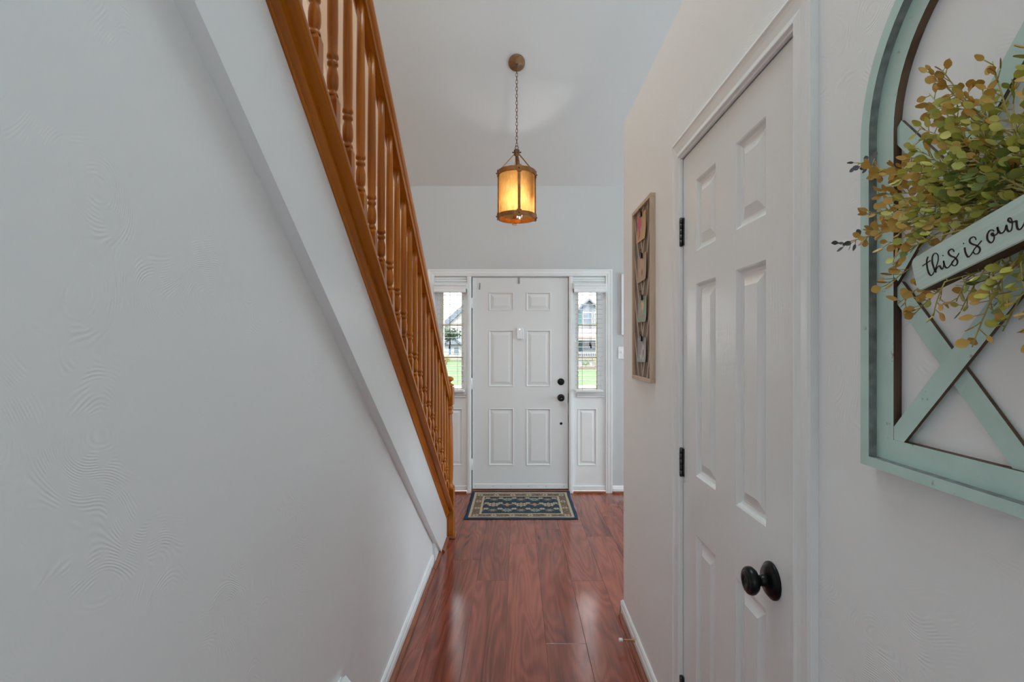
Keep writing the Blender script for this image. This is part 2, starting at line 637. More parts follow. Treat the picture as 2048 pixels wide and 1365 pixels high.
# ------------------------------------------------------------------ baseboards and shoe moulding
BB = [(0, 0), (0.015, 0), (0.015, 0.042), (0.011, 0.052), (0.010, 0.060), (0.005, 0.068), (0, 0.068)]
SH = [(0, 0), (0.019, 0), (0.019, 0.007), (0.015, 0.015), (0.007, 0.019), (0, 0.019)]


def base_y(name, prof, x, sgn, y0, y1, mat, label, cat):
    m_ = MB().prism([(x + sgn * a, b) for a, b in prof], y0, y1, 'y')
    return struct(name, m_, mat, label, cat)


base_y('baseboard_left', BB, XL, 1, -1.2, 3.262, M_trim, 'white baseboard along the left wall', 'baseboard')
m = MB()
pr = [(XR - a, b) for a, b in BB]
m.prism(pr, -1.0, CY0 - 0.072, 'y')
m.prism(pr, CY1 + 0.072, YE + 0.015, 'y')
m.prism([(YE + a, b) for a, b in BB], XR - 0.015, 2.4, 'x')
struct('baseboard_right', m, M_trim, 'white baseboard along the right wall ending at the corner', 'baseboard')
m = MB()
m.prism([(YF - a, b) for a, b in BB], 0.905, 3.2, 'x')
m.prism([(YF - 0.004 - a, b) for a, b in BB], -1.5, -0.847, 'x')
struct('baseboard_front', m, M_trim, 'white baseboard on the front wall beside the door casing', 'baseboard')
# shoe mouldings: left run in three pieces
sl = empty('trim_3')
tag(sl, 'reddish wooden shoe moulding along the left wall', 'shoe moulding', kind='structure')
for a, b in ((-1.2, 3.165), (3.168, 3.452), (3.455, 3.70)):
    off = XL + 0.015 if b < 3.3 else -0.522
    if b > 3.5:
        off = -0.507
    MB().prism([(off + p, q) for p, q in SH], a, b, 'y').build('moulding_piece', M_shoe, sl)
sr = empty('trim_4')
tag(sr, 'reddish wooden shoe moulding along the right wall', 'shoe moulding', kind='structure')
MB().prism([(XR - 0.015 - p, q) for p, q in SH], CY1 + 0.072, YE - 0.03, 'y').build('moulding_piece', M_shoe, sr)
MB().prism([(XR - 0.015 - p, q) for p, q in SH], -1.0, CY0 - 0.072, 'y').build('moulding_piece', M_shoe, sr)
sf = empty('trim_5')
tag(sf, 'reddish wooden shoe moulding below the front wall and sidelights', 'shoe moulding', kind='structure')
for a, b in ((0.905, 3.2), (0.531, 0.838), (-0.782, -0.4745), (-1.4, -0.847)):
    yb = YF - 0.015 if (a > 0.9 or a < -1) else YF - 0.004
    MB().prism([(yb - p, q) for p, q in SH], a, b, 'x').build('moulding_piece', M_shoex, sf)

# ------------------------------------------------------------------ stair railing
rail = empty('stair_railing', (0, 0, 0))
tag(rail, 'golden oak stair railing with turned balusters rising on the left', 'railing')
YT = 0.25                       # upper end of the modelled flight
YN = 3.702
# cove under the cap, lower bead, cap
MB().sweep_slope([(-0.520, 0.0), (-0.503, 0.0), (-0.500, 0.006), (-0.500, 0.012), (-0.505, 0.016), (-0.505, 0.020), (-0.500, 0.030), (-0.492, 0.044), (-0.490, 0.061), (-0.520, 0.061)], YT, YN, BTOP).build('cove_moulding', M_woods, rail)
MB().sweep_slope([(-0.585, 0.0), (-0.466, 0.0), (-0.460, 0.004), (-0.459, 0.010), (-0.459, 0.018), (-0.464, 0.025), (-0.585, 0.025)], YT, YN, CAPB).build('cap_rail', M_woods, rail)
# handrail: section in (x, dz) above the cap top
XC = -0.505
hp = [(-0.018, 0.775), (0.018, 0.775), (0.021, 0.785), (0.021, 0.797), (0.027, 0.803), (0.031, 0.815), (0.032, 0.828), (0.028, 0.842), (0.018, 0.851), (0, 0.855)]
hp = hp + [(-a, b) for a, b in hp[::-1][1:-0 or None]]
hp2, seen_ = [], set()
for a, b in hp:
    if (a, b) not in seen_:
        seen_.add((a, b))
        hp2.append((XC + a, b))
MB().sweep_slope(hp2, YT, 3.708, CAPT).build('handrail', M_woods, rail)
# balusters
bp = [(0.0150, 0.170), (0.0145, 0.178), (0.0105, 0.184), (0.0105, 0.188), (0.0140, 0.192), (0.0158, 0.205), (0.0158, 0.225), (0.0140, 0.238), (0.0112, 0.248), (0.0112, 0.252), (0.0150, 0.256), (0.0150, 0.264), (0.0115, 0.268), (0.0115, 0.271), (0.0160, 0.276), (0.0155, 0.284), (0.0135, 0.290), (0.0148, 0.36), (0.0145, 0.50), (0.0125, 0.66), (0.0108, 0.80)]
bm_ = MB().lathe(bp, 14)
s = 0.0160
bm_.add([(-s, -s, -0.02), (s, -s, -0.02), (s, s, -0.02), (-s, s, -0.02), (-s, -s, 0.158), (s, -s, 0.158), (s, s, 0.158), (-s, s, 0.158),
         (-0.011, -0.011, 0.175), (0.011, -0.011, 0.175), (0.011, 0.011, 0.175), (-0.011, 0.011, 0.175)],
        [(0, 3, 2, 1), (0, 1, 5, 4), (1, 2, 6, 5), (2, 3, 7, 6), (3, 0, 4, 7), (4, 5, 9, 8), (5, 6, 10, 9), (6, 7, 11, 10), (7, 4, 8, 11), (8, 9, 10, 11)])
bal_me = bm_.mesh('baluster')
bal_me.materials.append(M_woodv)
for k in range(-7, 20):
    y = 1.277 + 0.1256 * k
    if y > 3.69 or y < YT + 0.04:
        continue
    obj('baluster', bal_me, None, rail, (XC, y, CAPT(y)))
# newel post
nw = MB()
x0, x1, y0, y1 = -0.550, -0.460, 3.702, 3.792
nw.box(x0, x1, y0, y1, 0.0, 0.36, 0.002)
nxc, nyc = (x0 + x1) / 2, (y0 + y1) / 2
T = Matrix.Translation((nxc, nyc, 0))
nw.lathe([(0.045, 0.355), (0.046, 0.372), (0.036, 0.380), (0.033, 0.392), (0.036, 0.42), (0.039, 0.52), (0.038, 0.66), (0.034, 0.82), (0.030, 0.895), (0.030, 0.898), (0.038, 0.902), (0.038, 0.912), (0.031, 0.917), (0.033, 0.930), (0.040, 0.938), (0.040, 0.948), (0.032, 0.954), (0.036, 0.966)], 24, T)
nw.box(x0 + 0.003, x1 - 0.003, y0 + 0.003, y1 - 0.003, 0.964, 1.095, 0.003)
newel = nw.build('newel_post', M_woodv, rail)
MB().lathe([(0.030, 1.093), (0.036, 1.100), (0.043, 1.104), (0.043, 1.112), (0.026, 1.120), (0.019, 1.128), (0.026, 1.136), (0.040, 1.144), (0.042, 1.152), (0.036, 1.164), (0.020, 1.172), (0.003, 1.175)], 24, T).build('finial', M_woodv, newel)
fb = MB()
for (a, b, c, d) in ((x0 + 0.05, x1 + 0.016, y0 - 0.016, y0), (x1, x1 + 0.016, y0, y1 + 0.016)):
    fb.box(a, b, c, d, 0, 0.019, 0.004)
fb.build('base_moulding', M_shoe, newel)

# ------------------------------------------------------------------ raised-panel doors
def door_body(W, H, T, panels):
    """slab with holes; local x 0..W, z 0..H, front face y=0"""
    mb = MB()
    xs = sorted({0, W} | {p[0] for p in panels} | {p[1] for p in panels})
    zs = sorted({0, H} | {p[2] for p in panels} | {p[3] for p in panels})
    for i in range(len(xs) - 1):
        for j in range(len(zs) - 1):
            cx, cz = (xs[i] + xs[i + 1]) / 2, (zs[j] + zs[j + 1]) / 2
            if any(p[0] < cx < p[1] and p[2] < cz < p[3] for p in panels):
                continue
            mb.add([(xs[i], 0, zs[j]), (xs[i + 1], 0, zs[j]), (xs[i + 1], 0, zs[j + 1]), (xs[i], 0, zs[j + 1])], [(0, 1, 2, 3)])
    mb.add([(0, 0, 0), (W, 0, 0), (W, T, 0), (0, T, 0), (0, 0, H), (W, 0, H), (W, T, H), (0, T, H)],
           [(0, 3, 2, 1), (4, 5, 6, 7), (1, 2, 6, 5), (2, 3, 7, 6), (3, 0, 4, 7)])
    return mb


def panel_piece(p, steps):
    """nested rectangular mouldings: steps are (inset, depth)"""
    x0, x1, z0, z1 = p
    mb = MB()
    vs_, fs = [], []
    for ins, dep in steps:
        vs_ += [(x0 + ins, dep, z0 + ins), (x1 - ins, dep, z0 + ins), (x1 - ins, dep, z1 - ins), (x0 + ins, dep, z1 - ins)]
    for i in range(len(steps) - 1):
        for k in range(4):
            fs.append((i * 4 + k, i * 4 + (k + 1) % 4, (i + 1) * 4 + (k + 1) % 4, (i + 1) * 4 + k))
    o = (len(steps) - 1) * 4
    fs.append((o, o + 1, o + 2, o + 3))
    return mb.add(vs_, fs)


# front door -------------------------------------------------
FDX, FDY, FDZ = -0.4245, 4.868, 0.032
d1 = empty('door_1', (FDX, FDY, FDZ))
tag(d1, 'white six-panel front entry door', 'door', kind='structure')
fp = [(-0.27, -0.03, 1.905, 1.727), (0.086, 0.322, 1.905, 1.727), (-0.27, -0.03, 1.545, 1.005), (0.086, 0.322, 1.545, 1.005), (-0.27, -0.03, 0.80, 0.255), (0.086, 0.322, 0.80, 0.255)]
fp = [(a - FDX, b - FDX, d - FDZ, c - FDZ) for a, b, c, d in fp]
W1, H1 = 0.910, 2.013
door_body(W1, H1, 0.044, fp).build('slab', M_front, d1)
for p in fp:
    panel_piece(p, [(0, 0), (0.003, -0.004), (0.008, -0.004), (0.016, 0.007), (0.022, 0.007), (0.046, 0.001), (0.048, 0.0)]).build('panel', M_front, d1)
sw = MB().box(0.004, W1 - 0.004, -0.006, 0.0, 0.004, 0.05, 0.002)
sweep_o = sw.build('door_sweep', M_trim, d1)
for k in range(6):
    MB().lathe([(0.004, 0), (0.003, 0.002)], 8, Matrix.Translation((0.03 + k * 0.168, -0.006, 0.028)) @ Matrix.Rotation(PI / 2, 4, 'X')).build('screw', M_steel, sweep_o)
RX = Matrix.Rotation(PI / 2, 4, 'X')        # local z -> -y


def on_front(x, z, y=0.0):
    return Matrix.Translation((x - FDX, y, z - FDZ)) @ RX


db = MB().lathe([(0.0325, 0), (0.0325, 0.006), (0.029, 0.011), (0.022, 0.013)], 24, on_front(0.418, 1.053)).build('deadbolt', M_black, d1)
q = MB()
q.box(-0.020, 0.020, -0.026, -0.012, -0.006, 0.006, 0.003)
to = q.build('thumb_turn', M_black, db, (0.418 - FDX, 0, 1.053 - FDZ), (0, math.radians(38), 0))
kn = MB().lathe([(0.034, 0), (0.034, 0.005), (0.028, 0.010), (0.014, 0.013), (0.012, 0.030), (0.022, 0.036), (0.029, 0.046), (0.029, 0.058), (0.022, 0.066), (0.012, 0.068), (0.011, 0.064), (0.004, 0.064)], 28, on_front(0.418, 0.901)).build('door_knob', M_black, d1)
MB().box(0.0, 0.012, -0.0689, -0.066, -0.003, 0.003).build('lock_button', M_steel, kn, (0.413 - FDX, 0, 0.901 - FDZ))
MB().lathe([(0.0125, 0), (0.0125, 0.003), (0.006, 0.004)], 16, on_front(0.420, 0.655)).build('bore_plug', M_black, d1)
MB().box(W1 - 0.002, W1 + 0.0015, -0.0015, 0.02, 0.855 - FDZ, 0.945 - FDZ).build('latch_plate', M_black, d1)
for za, zb in ((1.752, 1.85), (0.982, 1.088), (0.215, 0.322)):
    hg = MB().lathe([(0.006, za - FDZ), (0.006, zb - FDZ)], 10, Matrix.Translation((-0.004, -0.008, 0)))
    hg.box(-0.010, 0.0, -0.006, 0.004, za - FDZ, zb - FDZ)
    for t in (0.2, 0.4, 0.6, 0.8):
        z = za + (zb - za) * t - FDZ
        hg.lathe([(0.0066, z - 0.001), (0.0066, z + 0.001)], 10, Matrix.Translation((-0.004, -0.008, 0)))
    hg.build('hinge', M_trim, d1)
# things on the door
sens = empty('door_sensor', (0.0255, FDY, 1.514))
tag(sens, 'small white plastic door alarm sensor on the front door', 'sensor')
MB().box(-0.028, 0.022, -0.022, 0, -0.056, 0.056, 0.004).build('housing', M_plast, sens)
MB().box(0.024, 0.033, -0.014, 0, -0.056, 0.045, 0.003).build('magnet', M_plast, sens)
MB().lathe([(0.006, 0), (0.006, 0.0015), (0.003, 0.002)], 12, Matrix.Translation((0, -0.022, 0.036)) @ RX).build('indicator_light', M_led, sens)


def hook(name, x, zt, zb, wdt, label, tilt=0.0):
    m_ = MB()
    m_.box(-wdt / 2, wdt / 2, -0.003, 0, zb - zt, 0)
    m_.box(-wdt / 2, wdt / 2, -0.010, -0.003, zb - zt, zb - zt + 0.004)
    m_.box(-wdt / 2, wdt / 2, -0.012, -0.010, zb - zt, zb - zt + 0.016)
    o = m_.build(name, M_steel, None, (x, FDY, zt), (0, tilt, 0))
    return tag(o, label, 'hook', 'hooks on the front door')


hook('door_hook', 0.017, 2.043, 1.985, 0.019, 'grey metal hook centred at the top of the front door')
hook('door_hook', -0.3535, 1.992, 1.928, 0.011, 'narrow grey hook near the upper left corner of front door', 0.03)

# door frame: casing, mullions, threshold
CZ = 2.118
fr = empty('trim_6')
tag(fr, 'white moulded casing around the front door and sidelights', 'door casing', kind='structure')


def casing_prof(wd, t=0.018):
    return [(0, 0), (0, t), (0.012, t), (0.016, t - 0.004), (wd - 0.020, t - 0.006), (wd - 0.012, t - 0.010), (wd, t - 0.011), (wd, 0)]


cw = 0.060
OX0, OX1 = -0.843, 0.901
MB().prism([(OX0 + a, YF - b) for a, b in casing_prof(cw)], 0, CZ - cw, 'z').build('side_casing', M_trim, fr)
MB().prism([(OX1 - a, YF - b) for a, b in casing_prof(cw)], 0, CZ - cw, 'z').build('side_casing', M_trim, fr)


def mitre_head(x0, x1, zt, y, wd, sgn_y=-1, axis='x'):
    """head casing mitred at both ends, profile falls from the outer top edge"""
    pr_ = casing_prof(wd)
    vs_, n_ = [], len(pr_)
    for a, b in pr_:
        vs_.append((x0 + a, y - b, zt - a))
    for a, b in pr_:
        vs_.append((x1 - a, y - b, zt - a))
    fs = [(k, (k + 1) % n_, n_ + (k + 1) % n_, n_ + k) for k in range(n_)] + [tuple(range(n_)), tuple(range(2 * n_ - 1, n_ - 1, -1))]
    return vs_, fs


v_, f_ = mitre_head(OX0, OX1, CZ, YF, cw)
MB().add(v_, f_).build('head_casing', M_trim, fr)
for a in (OX0, OX1):
    s_ = 1 if a < 0 else -1
    pr_ = casing_prof(cw)
    vs_ = [(a + s_ * p, YF - q_, CZ - cw) for p, q_ in pr_] + [(a + s_ * p, YF - q_, CZ - p) for p, q_ in pr_]
    n_ = len(pr_)
    MB().add(vs_, [(k, (k + 1) % n_, n_ + (k + 1) % n_, n_ + k) for k in range(n_)]).build('casing_corner', M_trim, fr)
for a, b in ((-0.4725, -0.4325), (0.4905, 0.5285)):
    m = MB().box(a, b, 4.838, 4.97, 0, 2.052, 0.003)
    m.box(a + 0.010, b - 0.010, 4.834, 4.838, 0, 2.052, 0.0015)
    m.build('mullion', M_trim, fr)
MB().box(DX0, DX1, 4.8605, 4.97, 2.0485, 2.060).build('head_jamb', M_trim, fr)
MB().box(DX0, -0.783, 4.855, 4.97, 0, 2.05).build('side_jamb', M_trim, fr)
MB().box(0.84, DX1, 4.855, 4.97, 0, 2.05).build('side_jamb', M_trim, fr)
MB().prism([(4.800, 0.0), (4.800, 0.004), (4.836, 0.015), (4.858, 0.026), (4.97, 0.026), (4.97, 0.0)], -0.4325, 0.4905, 'x').build('threshold', M_shoex, fr)
MB().box(-0.4325, 0.4905, 4.915, 4.97, 0.028, 2.05).build('weather_board', M_darkslot, fr)  # near-black sheet behind the slab, its colour stands for shade in the gaps

# sidelights --------------------------------------------------
ZG0, ZG1 = 0.985, 1.905


def sidelight(idx, x0, x1, g0, g1, side):
    wn = empty('window_%d' % idx, (0, 0, 0))
    tag(wn, '%s white sidelight window with three panes beside the front door' % side, 'window', kind='structure')
    m_ = MB()
    ya, yb = 4.866, 4.91
    m_.box(x0, g0, ya, yb, 0.02, 2.049)
    m_.box(g1, x1, ya, yb, 0.02, 2.049)
    m_.box(g0, g1, ya, yb, ZG1, 2.049)
    m_.box(g0, g1, ya, yb, 0.80, ZG0)
    m_.box(g0, g1, ya, yb, 0.02, 0.255)
    m_.box(g0, g1, ya + 0.012, yb, 0.255, 0.80)
    m_.build('sash', M_trim, wn)
    xa, xb = x0 + 0.037, x1 - 0.064
    if side == 'left':
        xa, xb = x0 + 0.064, x1 - 0.037
    panel_piece((g0, g1, 0.255, 0.80), [(0, 0), (0.003, -0.004), (0.008, -0.004), (0.014, 0.009), (0.024, 0.009), (0.040, 0.002), (0.042, 0.001)]).build('raised_panel', M_trim, wn, (0, ya, 0))
    # cream glazing frame
    c = MB()
    t = 0.007
    c.box(g0, g0 + t, ya - 0.004, ya + 0.02, ZG0, ZG1)
    c.box(g1 - t, g1, ya - 0.004, ya + 0.02, ZG0, ZG1)
    c.box(g0 + t, g1 - t, ya - 0.004, ya + 0.02, ZG1 - t, ZG1)
    c.box(g0 + t, g1 - t, ya - 0.004, ya + 0.02, ZG0, ZG0 + t)
    c.build('glazing_bead', M_cream, wn)
    zz = [ZG0 + t, 1.277, 1.291, 1.585, 1.599, ZG1 - t]
    for zc in ((1.277, 1.291), (1.585, 1.599)):
        MB().box(g0 + t, g1 - t, ya - 0.004, ya + 0.02, zc[0], zc[1], 0.002).build('muntin', M_cream, wn)
    for a, b in ((zz[0], zz[1]), (zz[2], zz[3]), (zz[4], zz[5])):
        MB().box(g0 + t, g1 - t, ya + 0.010, ya + 0.014, a, b).build('pane', M_glass, wn)
    # top rail moulding and foot board
    m_ = MB()
    m_.box(x0 + 0.004, x1 - 0.004, ya - 0.010, ya, 2.005, 2.020, 0.003)
    m_.box(x0 + 0.004, x1 - 0.004, ya - 0.006, ya, 2.028, 2.046, 0.003)
    m_.build('head_moulding', M_trim, wn)
    MB().box(x0, x1, ya - 0.012, ya, 0.02, 0.066, 0.004).build('foot_board', M_trim, wn)
    # lower ledge of the blind: hold-down strip
    m_ = MB().box(x0 + 0.035, x1 - 0.012, ya - 0.012, ya, 0.905, 0.925, 0.003)
    m_.box(x0 + 0.035, x1 - 0.012, ya - 0.018, ya, 0.927, 0.938, 0.003)
    m_.build('apron', M_trim, wn)
    return wn


sidelight(1, -0.783, -0.4725, -0.706, -0.518, 'left')
sidelight(2, 0.5285, 0.840, 0.577, 0.759, 'right')


# blinds ------------------------------------------------------
M_slat = plain('off_white_blind_slat', srgb(205, 205, 205), 0.5, vary=0.01)
def blind(x0, x1, v0, v1, cords, tass, label):
    bl = empty('window_blind', ((x0 + x1) / 2, 4.835, 0.97))
    tag(bl, label, 'blind', 'blinds over the sidelights')
    ox, oy, oz = bl.location

    def P(mb, name, mat, par=bl):
        return mb.build(name, mat, par, (-ox, -oy, -oz))
    val = MB()
    val.prism([(4.866, 1.898), (4.802, 1.898), (4.800, 1.910), (4.806, 1.925), (4.806, 1.955), (4.800, 1.962), (4.800, 1.976), (4.806, 1.980), (4.866, 1.980)], v0, v1, 'x')
    vo = P(val, 'valance', M_trim)
    br = MB()
    ex = v0 - 0.012 if v0 > 0 else v1
    br.box(ex, ex + 0.012, 4.815, 4.84, 1.93, 1.985, 0.002)
    P(br, 'bracket', M_plast)
    sm = MB()
    X = (x1 - x0) / 2
    pts = [(-0.025, -0.0012), (-0.012, 0.0012), (0.012, 0.0012), (0.025, -0.0012), (0.025, -0.0030), (0.012, -0.0008), (-0.012, -0.0008), (-0.025, -0.0030)]
    sm.prism([(a * 0.96, b) for a, b in pts], -X, X, 'x')
    me = sm.mesh('slat')
    me.materials.append(M_slat)
    for k in range(20):
        z = 1.875 - 0.0447 * k
        if z < 1.0:
            continue
        obj('slat', me, None, bl, (0, 0, z - oz))
    P(MB().box(x0 - 0.005, x1 + 0.005, 4.812, 4.858, 0.958, 0.982, 0.004), 'bottom_rail', M_plast)
    for cx in cords:
        P(MB().tube([(cx, 4.809, 1.90), (cx, 4.809, 0.98)], 0.0013, 5), 'ladder_cord', M_darkslot)
    for cx in (x0 + 0.02, x1 - 0.02):
        P(MB().tube([(cx, 4.809, 1.90), (cx, 4.809, 0.98)], 0.0011, 5), 'ladder_cord', M_plast)
    for cx, z in tass:
        co = P(MB().tube([(cx, 4.800, 1.90), (cx + 0.001, 4.800, z + 0.01)], 0.0012, 5), 'pull_cord', M_darkslot)
        P(MB().lathe([(0.004, 0.034), (0.006, 0.028), (0.006, 0.012), (0.0085, 0.0), (0.003, -0.001)], 10, Matrix.Translation((cx, 4.800, z - 0.022))), 'tassel', M_black)
    return bl


blind(-0.754, -0.502, -0.777, -0.482, (-0.559,), ((-0.627, 1.425), (-0.632, 1.39)), 'open white slatted blind over the left sidelight')
blind(0.552, 0.806, 0.537, 0.834, (0.613, 0.752), ((0.683, 1.415), (0.694, 1.395)), 'open white slatted blind over the right sidelight')

# things on the front wall -------------------------------------
swp = empty('light_switch', (0.992, YF, 1.328))
tag(swp, 'white light switch plate on the front wall near the corner', 'switch')
MB().box(-0.035, 0.035, -0.006, 0, -0.058, 0.058, 0.003).build('cover_plate', M_plast, swp)
MB().box(-0.005, 0.005, -0.014, -0.005, -0.004, 0.014, 0.002).build('toggle', M_plast, swp)
pic = empty('wall_picture', (1.19, YF, 1.785))
tag(pic, 'white framed picture on the front wall, mostly behind the corner', 'picture')
pf = MB()
for a, b, c, d in ((-0.205, -0.175, -0.287, 0.287), (0.175, 0.205, -0.287, 0.287), (-0.175, 0.175, 0.257, 0.287), (-0.175, 0.175, -0.287, -0.257)):
    pf.box(a, b, -0.028, 0, c, d, 0.003)
pf.build('frame', M_trim, pic)
MB().box(-0.176, 0.176, -0.012, -0.004, -0.258, 0.258).build('print', plain('faded_print', srgb(190, 186, 178), 0.6, vary=0.3, scale=9), pic)

# ------------------------------------------------------------------ closet door on the right wall
XD = 0.557
d2 = empty('door_2', (XD, 1.7125, 0.012), (0, 0, -PI / 2))
tag(d2, 'white moulded six-panel closet door on the right wall', 'door', kind='structure')
W2, H2 = 0.694, 2.010
Yp = [(1.593, 1.4355), (1.303, 1.1455)]
Zp = [(1.693, 1.914), (0.993, 1.592), (0.245, 0.8095)]
cp = [(1.7125 - a, 1.7125 - b, c - 0.012, d - 0.012) for a, b in Yp for c, d in Zp]
door_body(W2, H2, 0.035, cp).build('slab', M_closet, d2)
for p in cp:
    panel_piece(p, [(0, 0), (0.004, 0.002), (0.010, 0.008), (0.018, 0.011), (0.022, 0.011), (0.044, 0.003), (0.046, 0.002)]).build('panel', M_closet, d2)
ky, kz = 1.7125 - 1.1175, 0.886 - 0.012
MK = Matrix.Translation((ky, 0, kz)) @ RX
kb = MB().lathe([(0.040, 0), (0.040, 0.004), (0.0385, 0.006), (0.036, 0.006), (0.035, 0.009), (0.030, 0.013), (0.018, 0.016), (0.013, 0.019), (0.0115, 0.026), (0.0115, 0.030), (0.016, 0.033), (0.024, 0.037), (0.029, 0.043), (0.0302, 0.049), (0.028, 0.055), (0.024, 0.058), (0.0225, 0.0575), (0.020, 0.0595), (0.015, 0.0615), (0.009, 0.0600), (0.007, 0.0575), (0.0055, 0.0590), (0.002, 0.0600)], 36, MK)
kb.build('door_knob', M_black, d2)
MB().box(W2 - 0.004, W2 + 0.002, -0.0022, 0.01, kz - 0.032, kz + 0.032, 0.001).build('strike_plate', M_black, d2)
for zb, zt in ((1.733, 1.824), (0.963, 1.055), (0.201, 0.293)):
    hz0, hz1 = zb - 0.012, zt - 0.012
    hg = MB()
    T2 = Matrix.Translation((-0.001, -0.0075, 0))
    n5 = 5
    for k in range(n5):
        a = hz0 + (hz1 - hz0) * k / n5 + 0.0006
        b = hz0 + (hz1 - hz0) * (k + 1) / n5 - 0.0006
        hg.lathe([(0.0058, a), (0.0058, b)], 12, T2)
    hg.lathe([(0.003, hz0 - 0.003), (0.0048, hz0 - 0.002), (0.0048, hz1 + 0.002), (0.003, hz1 + 0.003)], 12, T2)
    hg.box(0.0, 0.010, -0.004, 0.0, hz0, hz1)
    hg.build('hinge', M_iron, d2)
# casing of the closet door
cc = empty('trim_7')
tag(cc, 'white moulded casing around the closet door', 'door casing', kind='structure')
cw2 = 0.068
CO0, CO1, CT = CY0 - 0.002 - cw2 + 0.0, CY1 - 0.006 + cw2 + 0.004, 2.026 + cw2 - 0.002
pr_ = [(0, 0), (0, 0.015), (0.008, 0.017), (0.014, 0.014), (0.024, 0.012), (0.042, 0.010), (0.050, 0.012), (0.056, 0.015), (0.060, 0.015), (0.064, 0.009), (cw2, 0.008), (cw2, 0)]
n_ = len(pr_)


def frame_prism(path_a, path_b):
    vs_ = path_a + path_b
    return MB().add(vs_, [(k, (k + 1) % n_, n_ + (k + 1) % n_, n_ + k) for k in range(n_)] + [tuple(range(n_)), tuple(range(2 * n_ - 1, n_ - 1, -1))])


frame_prism([(XR - b, CO1 - a, 0) for a, b in pr_], [(XR - b, CO1 - a, CT - a) for a, b in pr_]).build('side_casing', M_trim, cc)
frame_prism([(XR - b, CO0 + a, 0) for a, b in pr_], [(XR - b, CO0 + a, CT - a) for a, b in pr_]).build('side_casing', M_trim, cc)
frame_prism([(XR - b, CO1 - a, CT - a) for a, b in pr_], [(XR - b, CO0 + a, CT - a) for a, b in pr_]).build('head_casing', M_trim, cc)
MB().box(XR + 0.001, XR + 0.10, CY1 - 0.0015, CY1 + 0.004, 0, CZ1).build('jamb', M_trim, cc)
MB().box(XR + 0.001, XR + 0.10, CY0 - 0.004, CY0 + 0.003, 0, CZ1).build('jamb', M_trim, cc)
MB().box(XR + 0.045, XR + 0.06, CY0, CY1, 0, CZ1).build('door_stop_board', M_darkslot, cc)  # gap shade around the closet slab put into this near-black sheet

# spring door stop on the right baseboard
ds = empty('door_stop', (XR - 0.015, 2.353, 0.045))
tag(ds, 'brass spring door stop with white tip on the right baseboard', 'door stop')
RYm = Matrix.Rotation(-PI / 2, 4, 'Y')
brass = plain('pale_brass', (0.55, 0.36, 0.22, 1), 0.35, 0.7)
MB().lathe([(0.010, 0), (0.010, 0.004), (0.006, 0.008), (0.004, 0.010), (0.004, 0.055)], 12, RYm).build('rod', brass, ds)
MB().lathe([(0.0045, 0.054), (0.0085, 0.056), (0.0090, 0.068), (0.007, 0.072)], 12, RYm).build('rubber_tip', M_plast, ds)

# outlet with a night light on the left wall
ol = empty('wall_outlet', (XL, 1.53, 0.33))
tag(ol, 'white outlet cover low on the left wall', 'outlet')
MB().box(0, 0.006, -0.036, 0.036, -0.058, 0.058, 0.003).build('cover_plate', M_plast, ol)
so = MB()
for dz in (-0.02, 0.02):
    so.lathe([(0.014, 0.0055), (0.014, 0.0075)], 16, Matrix.Translation((0, 0, dz)) @ Matrix.Rotation(PI / 2, 4, 'Y'))
so.build('receptacle', M_plast, ol)
nl = MB()
nl.prism([(0.0076, 0.318), (0.034, 0.318), (0.038, 0.330), (0.036, 0.372), (0.018, 0.394), (0.0076, 0.386)], 1.506, 1.560, 'y')
nlo = nl.build('night_light', M_plast, None, (XL, 0, 0.0))
tag(nlo, 'white wedge-topped night light plugged in low on the left wall', 'night light')

# ------------------------------------------------------------------ pendant lantern
LX, LY = -0.002, 3.98
lan = empty('pendant_lantern', (LX, LY, 2.38))
tag(lan, 'copper framed pendant lantern with amber glass hanging on a chain', 'lamp')


def LP(mb, name, mat, par=lan):
    return mb.build(name, mat, par, (0, 0, -2.38) if par is lan else None)


zc0 = CEIL(LY)
th = math.atan(0.79)
Rc = Matrix.Translation((0, 0, zc0)) @ Matrix.Rotation(PI - th, 4, 'X')
# local z must point away from the ceiling: (0,-sin,-cos)
zdir = (Rc.to_3x3() @ Vector((0, 0, 1)))
if zdir.y > 0:
    Rc = Matrix.Translation((0, 0, zc0)) @ Matrix.Rotation(PI + th, 4, 'X')
can = LP(MB().lathe([(0.064, 0), (0.064, 0.012), (0.060, 0.018), (0.020, 0.022), (0.012, 0.030), (0.006, 0.036)], 36, Rc), 'canopy', M_canopy)
loop_c = Rc @ Vector((0, 0, 0.045))
tl = [(loop_c.x + 0.012 * math.cos(t), loop_c.y, loop_c.z + 0.014 * math.sin(t)) for t in [2 * PI * k / 14 for k in range(14)]]
LP(MB().tube(tl, 0.003, 6, True), 'hanging_loop', M_bronzed, can)
ch = MB()
ztop, zbot = loop_c.z - 0.008, 2.945
nl_ = 23
pit = (ztop - zbot) / nl_
for k in range(nl_):
    t_ = (k + 0.5) / nl_
    zc = ztop - pit * (k + 0.5)
    yo = loop_c.y * (1 - t_)
    pts = []
    hl = pit * 0.66
    for j in range(12):
        a = 2 * PI * j / 12
        px_, pz_ = 0.0078 * math.cos(a), hl * math.sin(a)
        if k % 2 == 0:
            pts.append((px_, yo, zc + pz_))
        else:
            pts.append((0.25 * px_, yo + px_, zc + pz_))
    ch.tube(pts, 0.0019, 5, True)
LP(ch, 'chain', M_bronzed)
LP(MB().tube([(0.012 * math.cos(2 * PI * k / 14), 0, 2.937 + 0.015 * math.sin(2 * PI * k / 14)) for k in range(14)], 0.003, 6, True), 'ring_loop', M_bronzed)
hubm = MB().lathe([(0.010, 2.925), (0.021, 2.920), (0.023, 2.914), (0.023, 2.880), (0.018, 2.874), (0.014, 2.872)], 6)
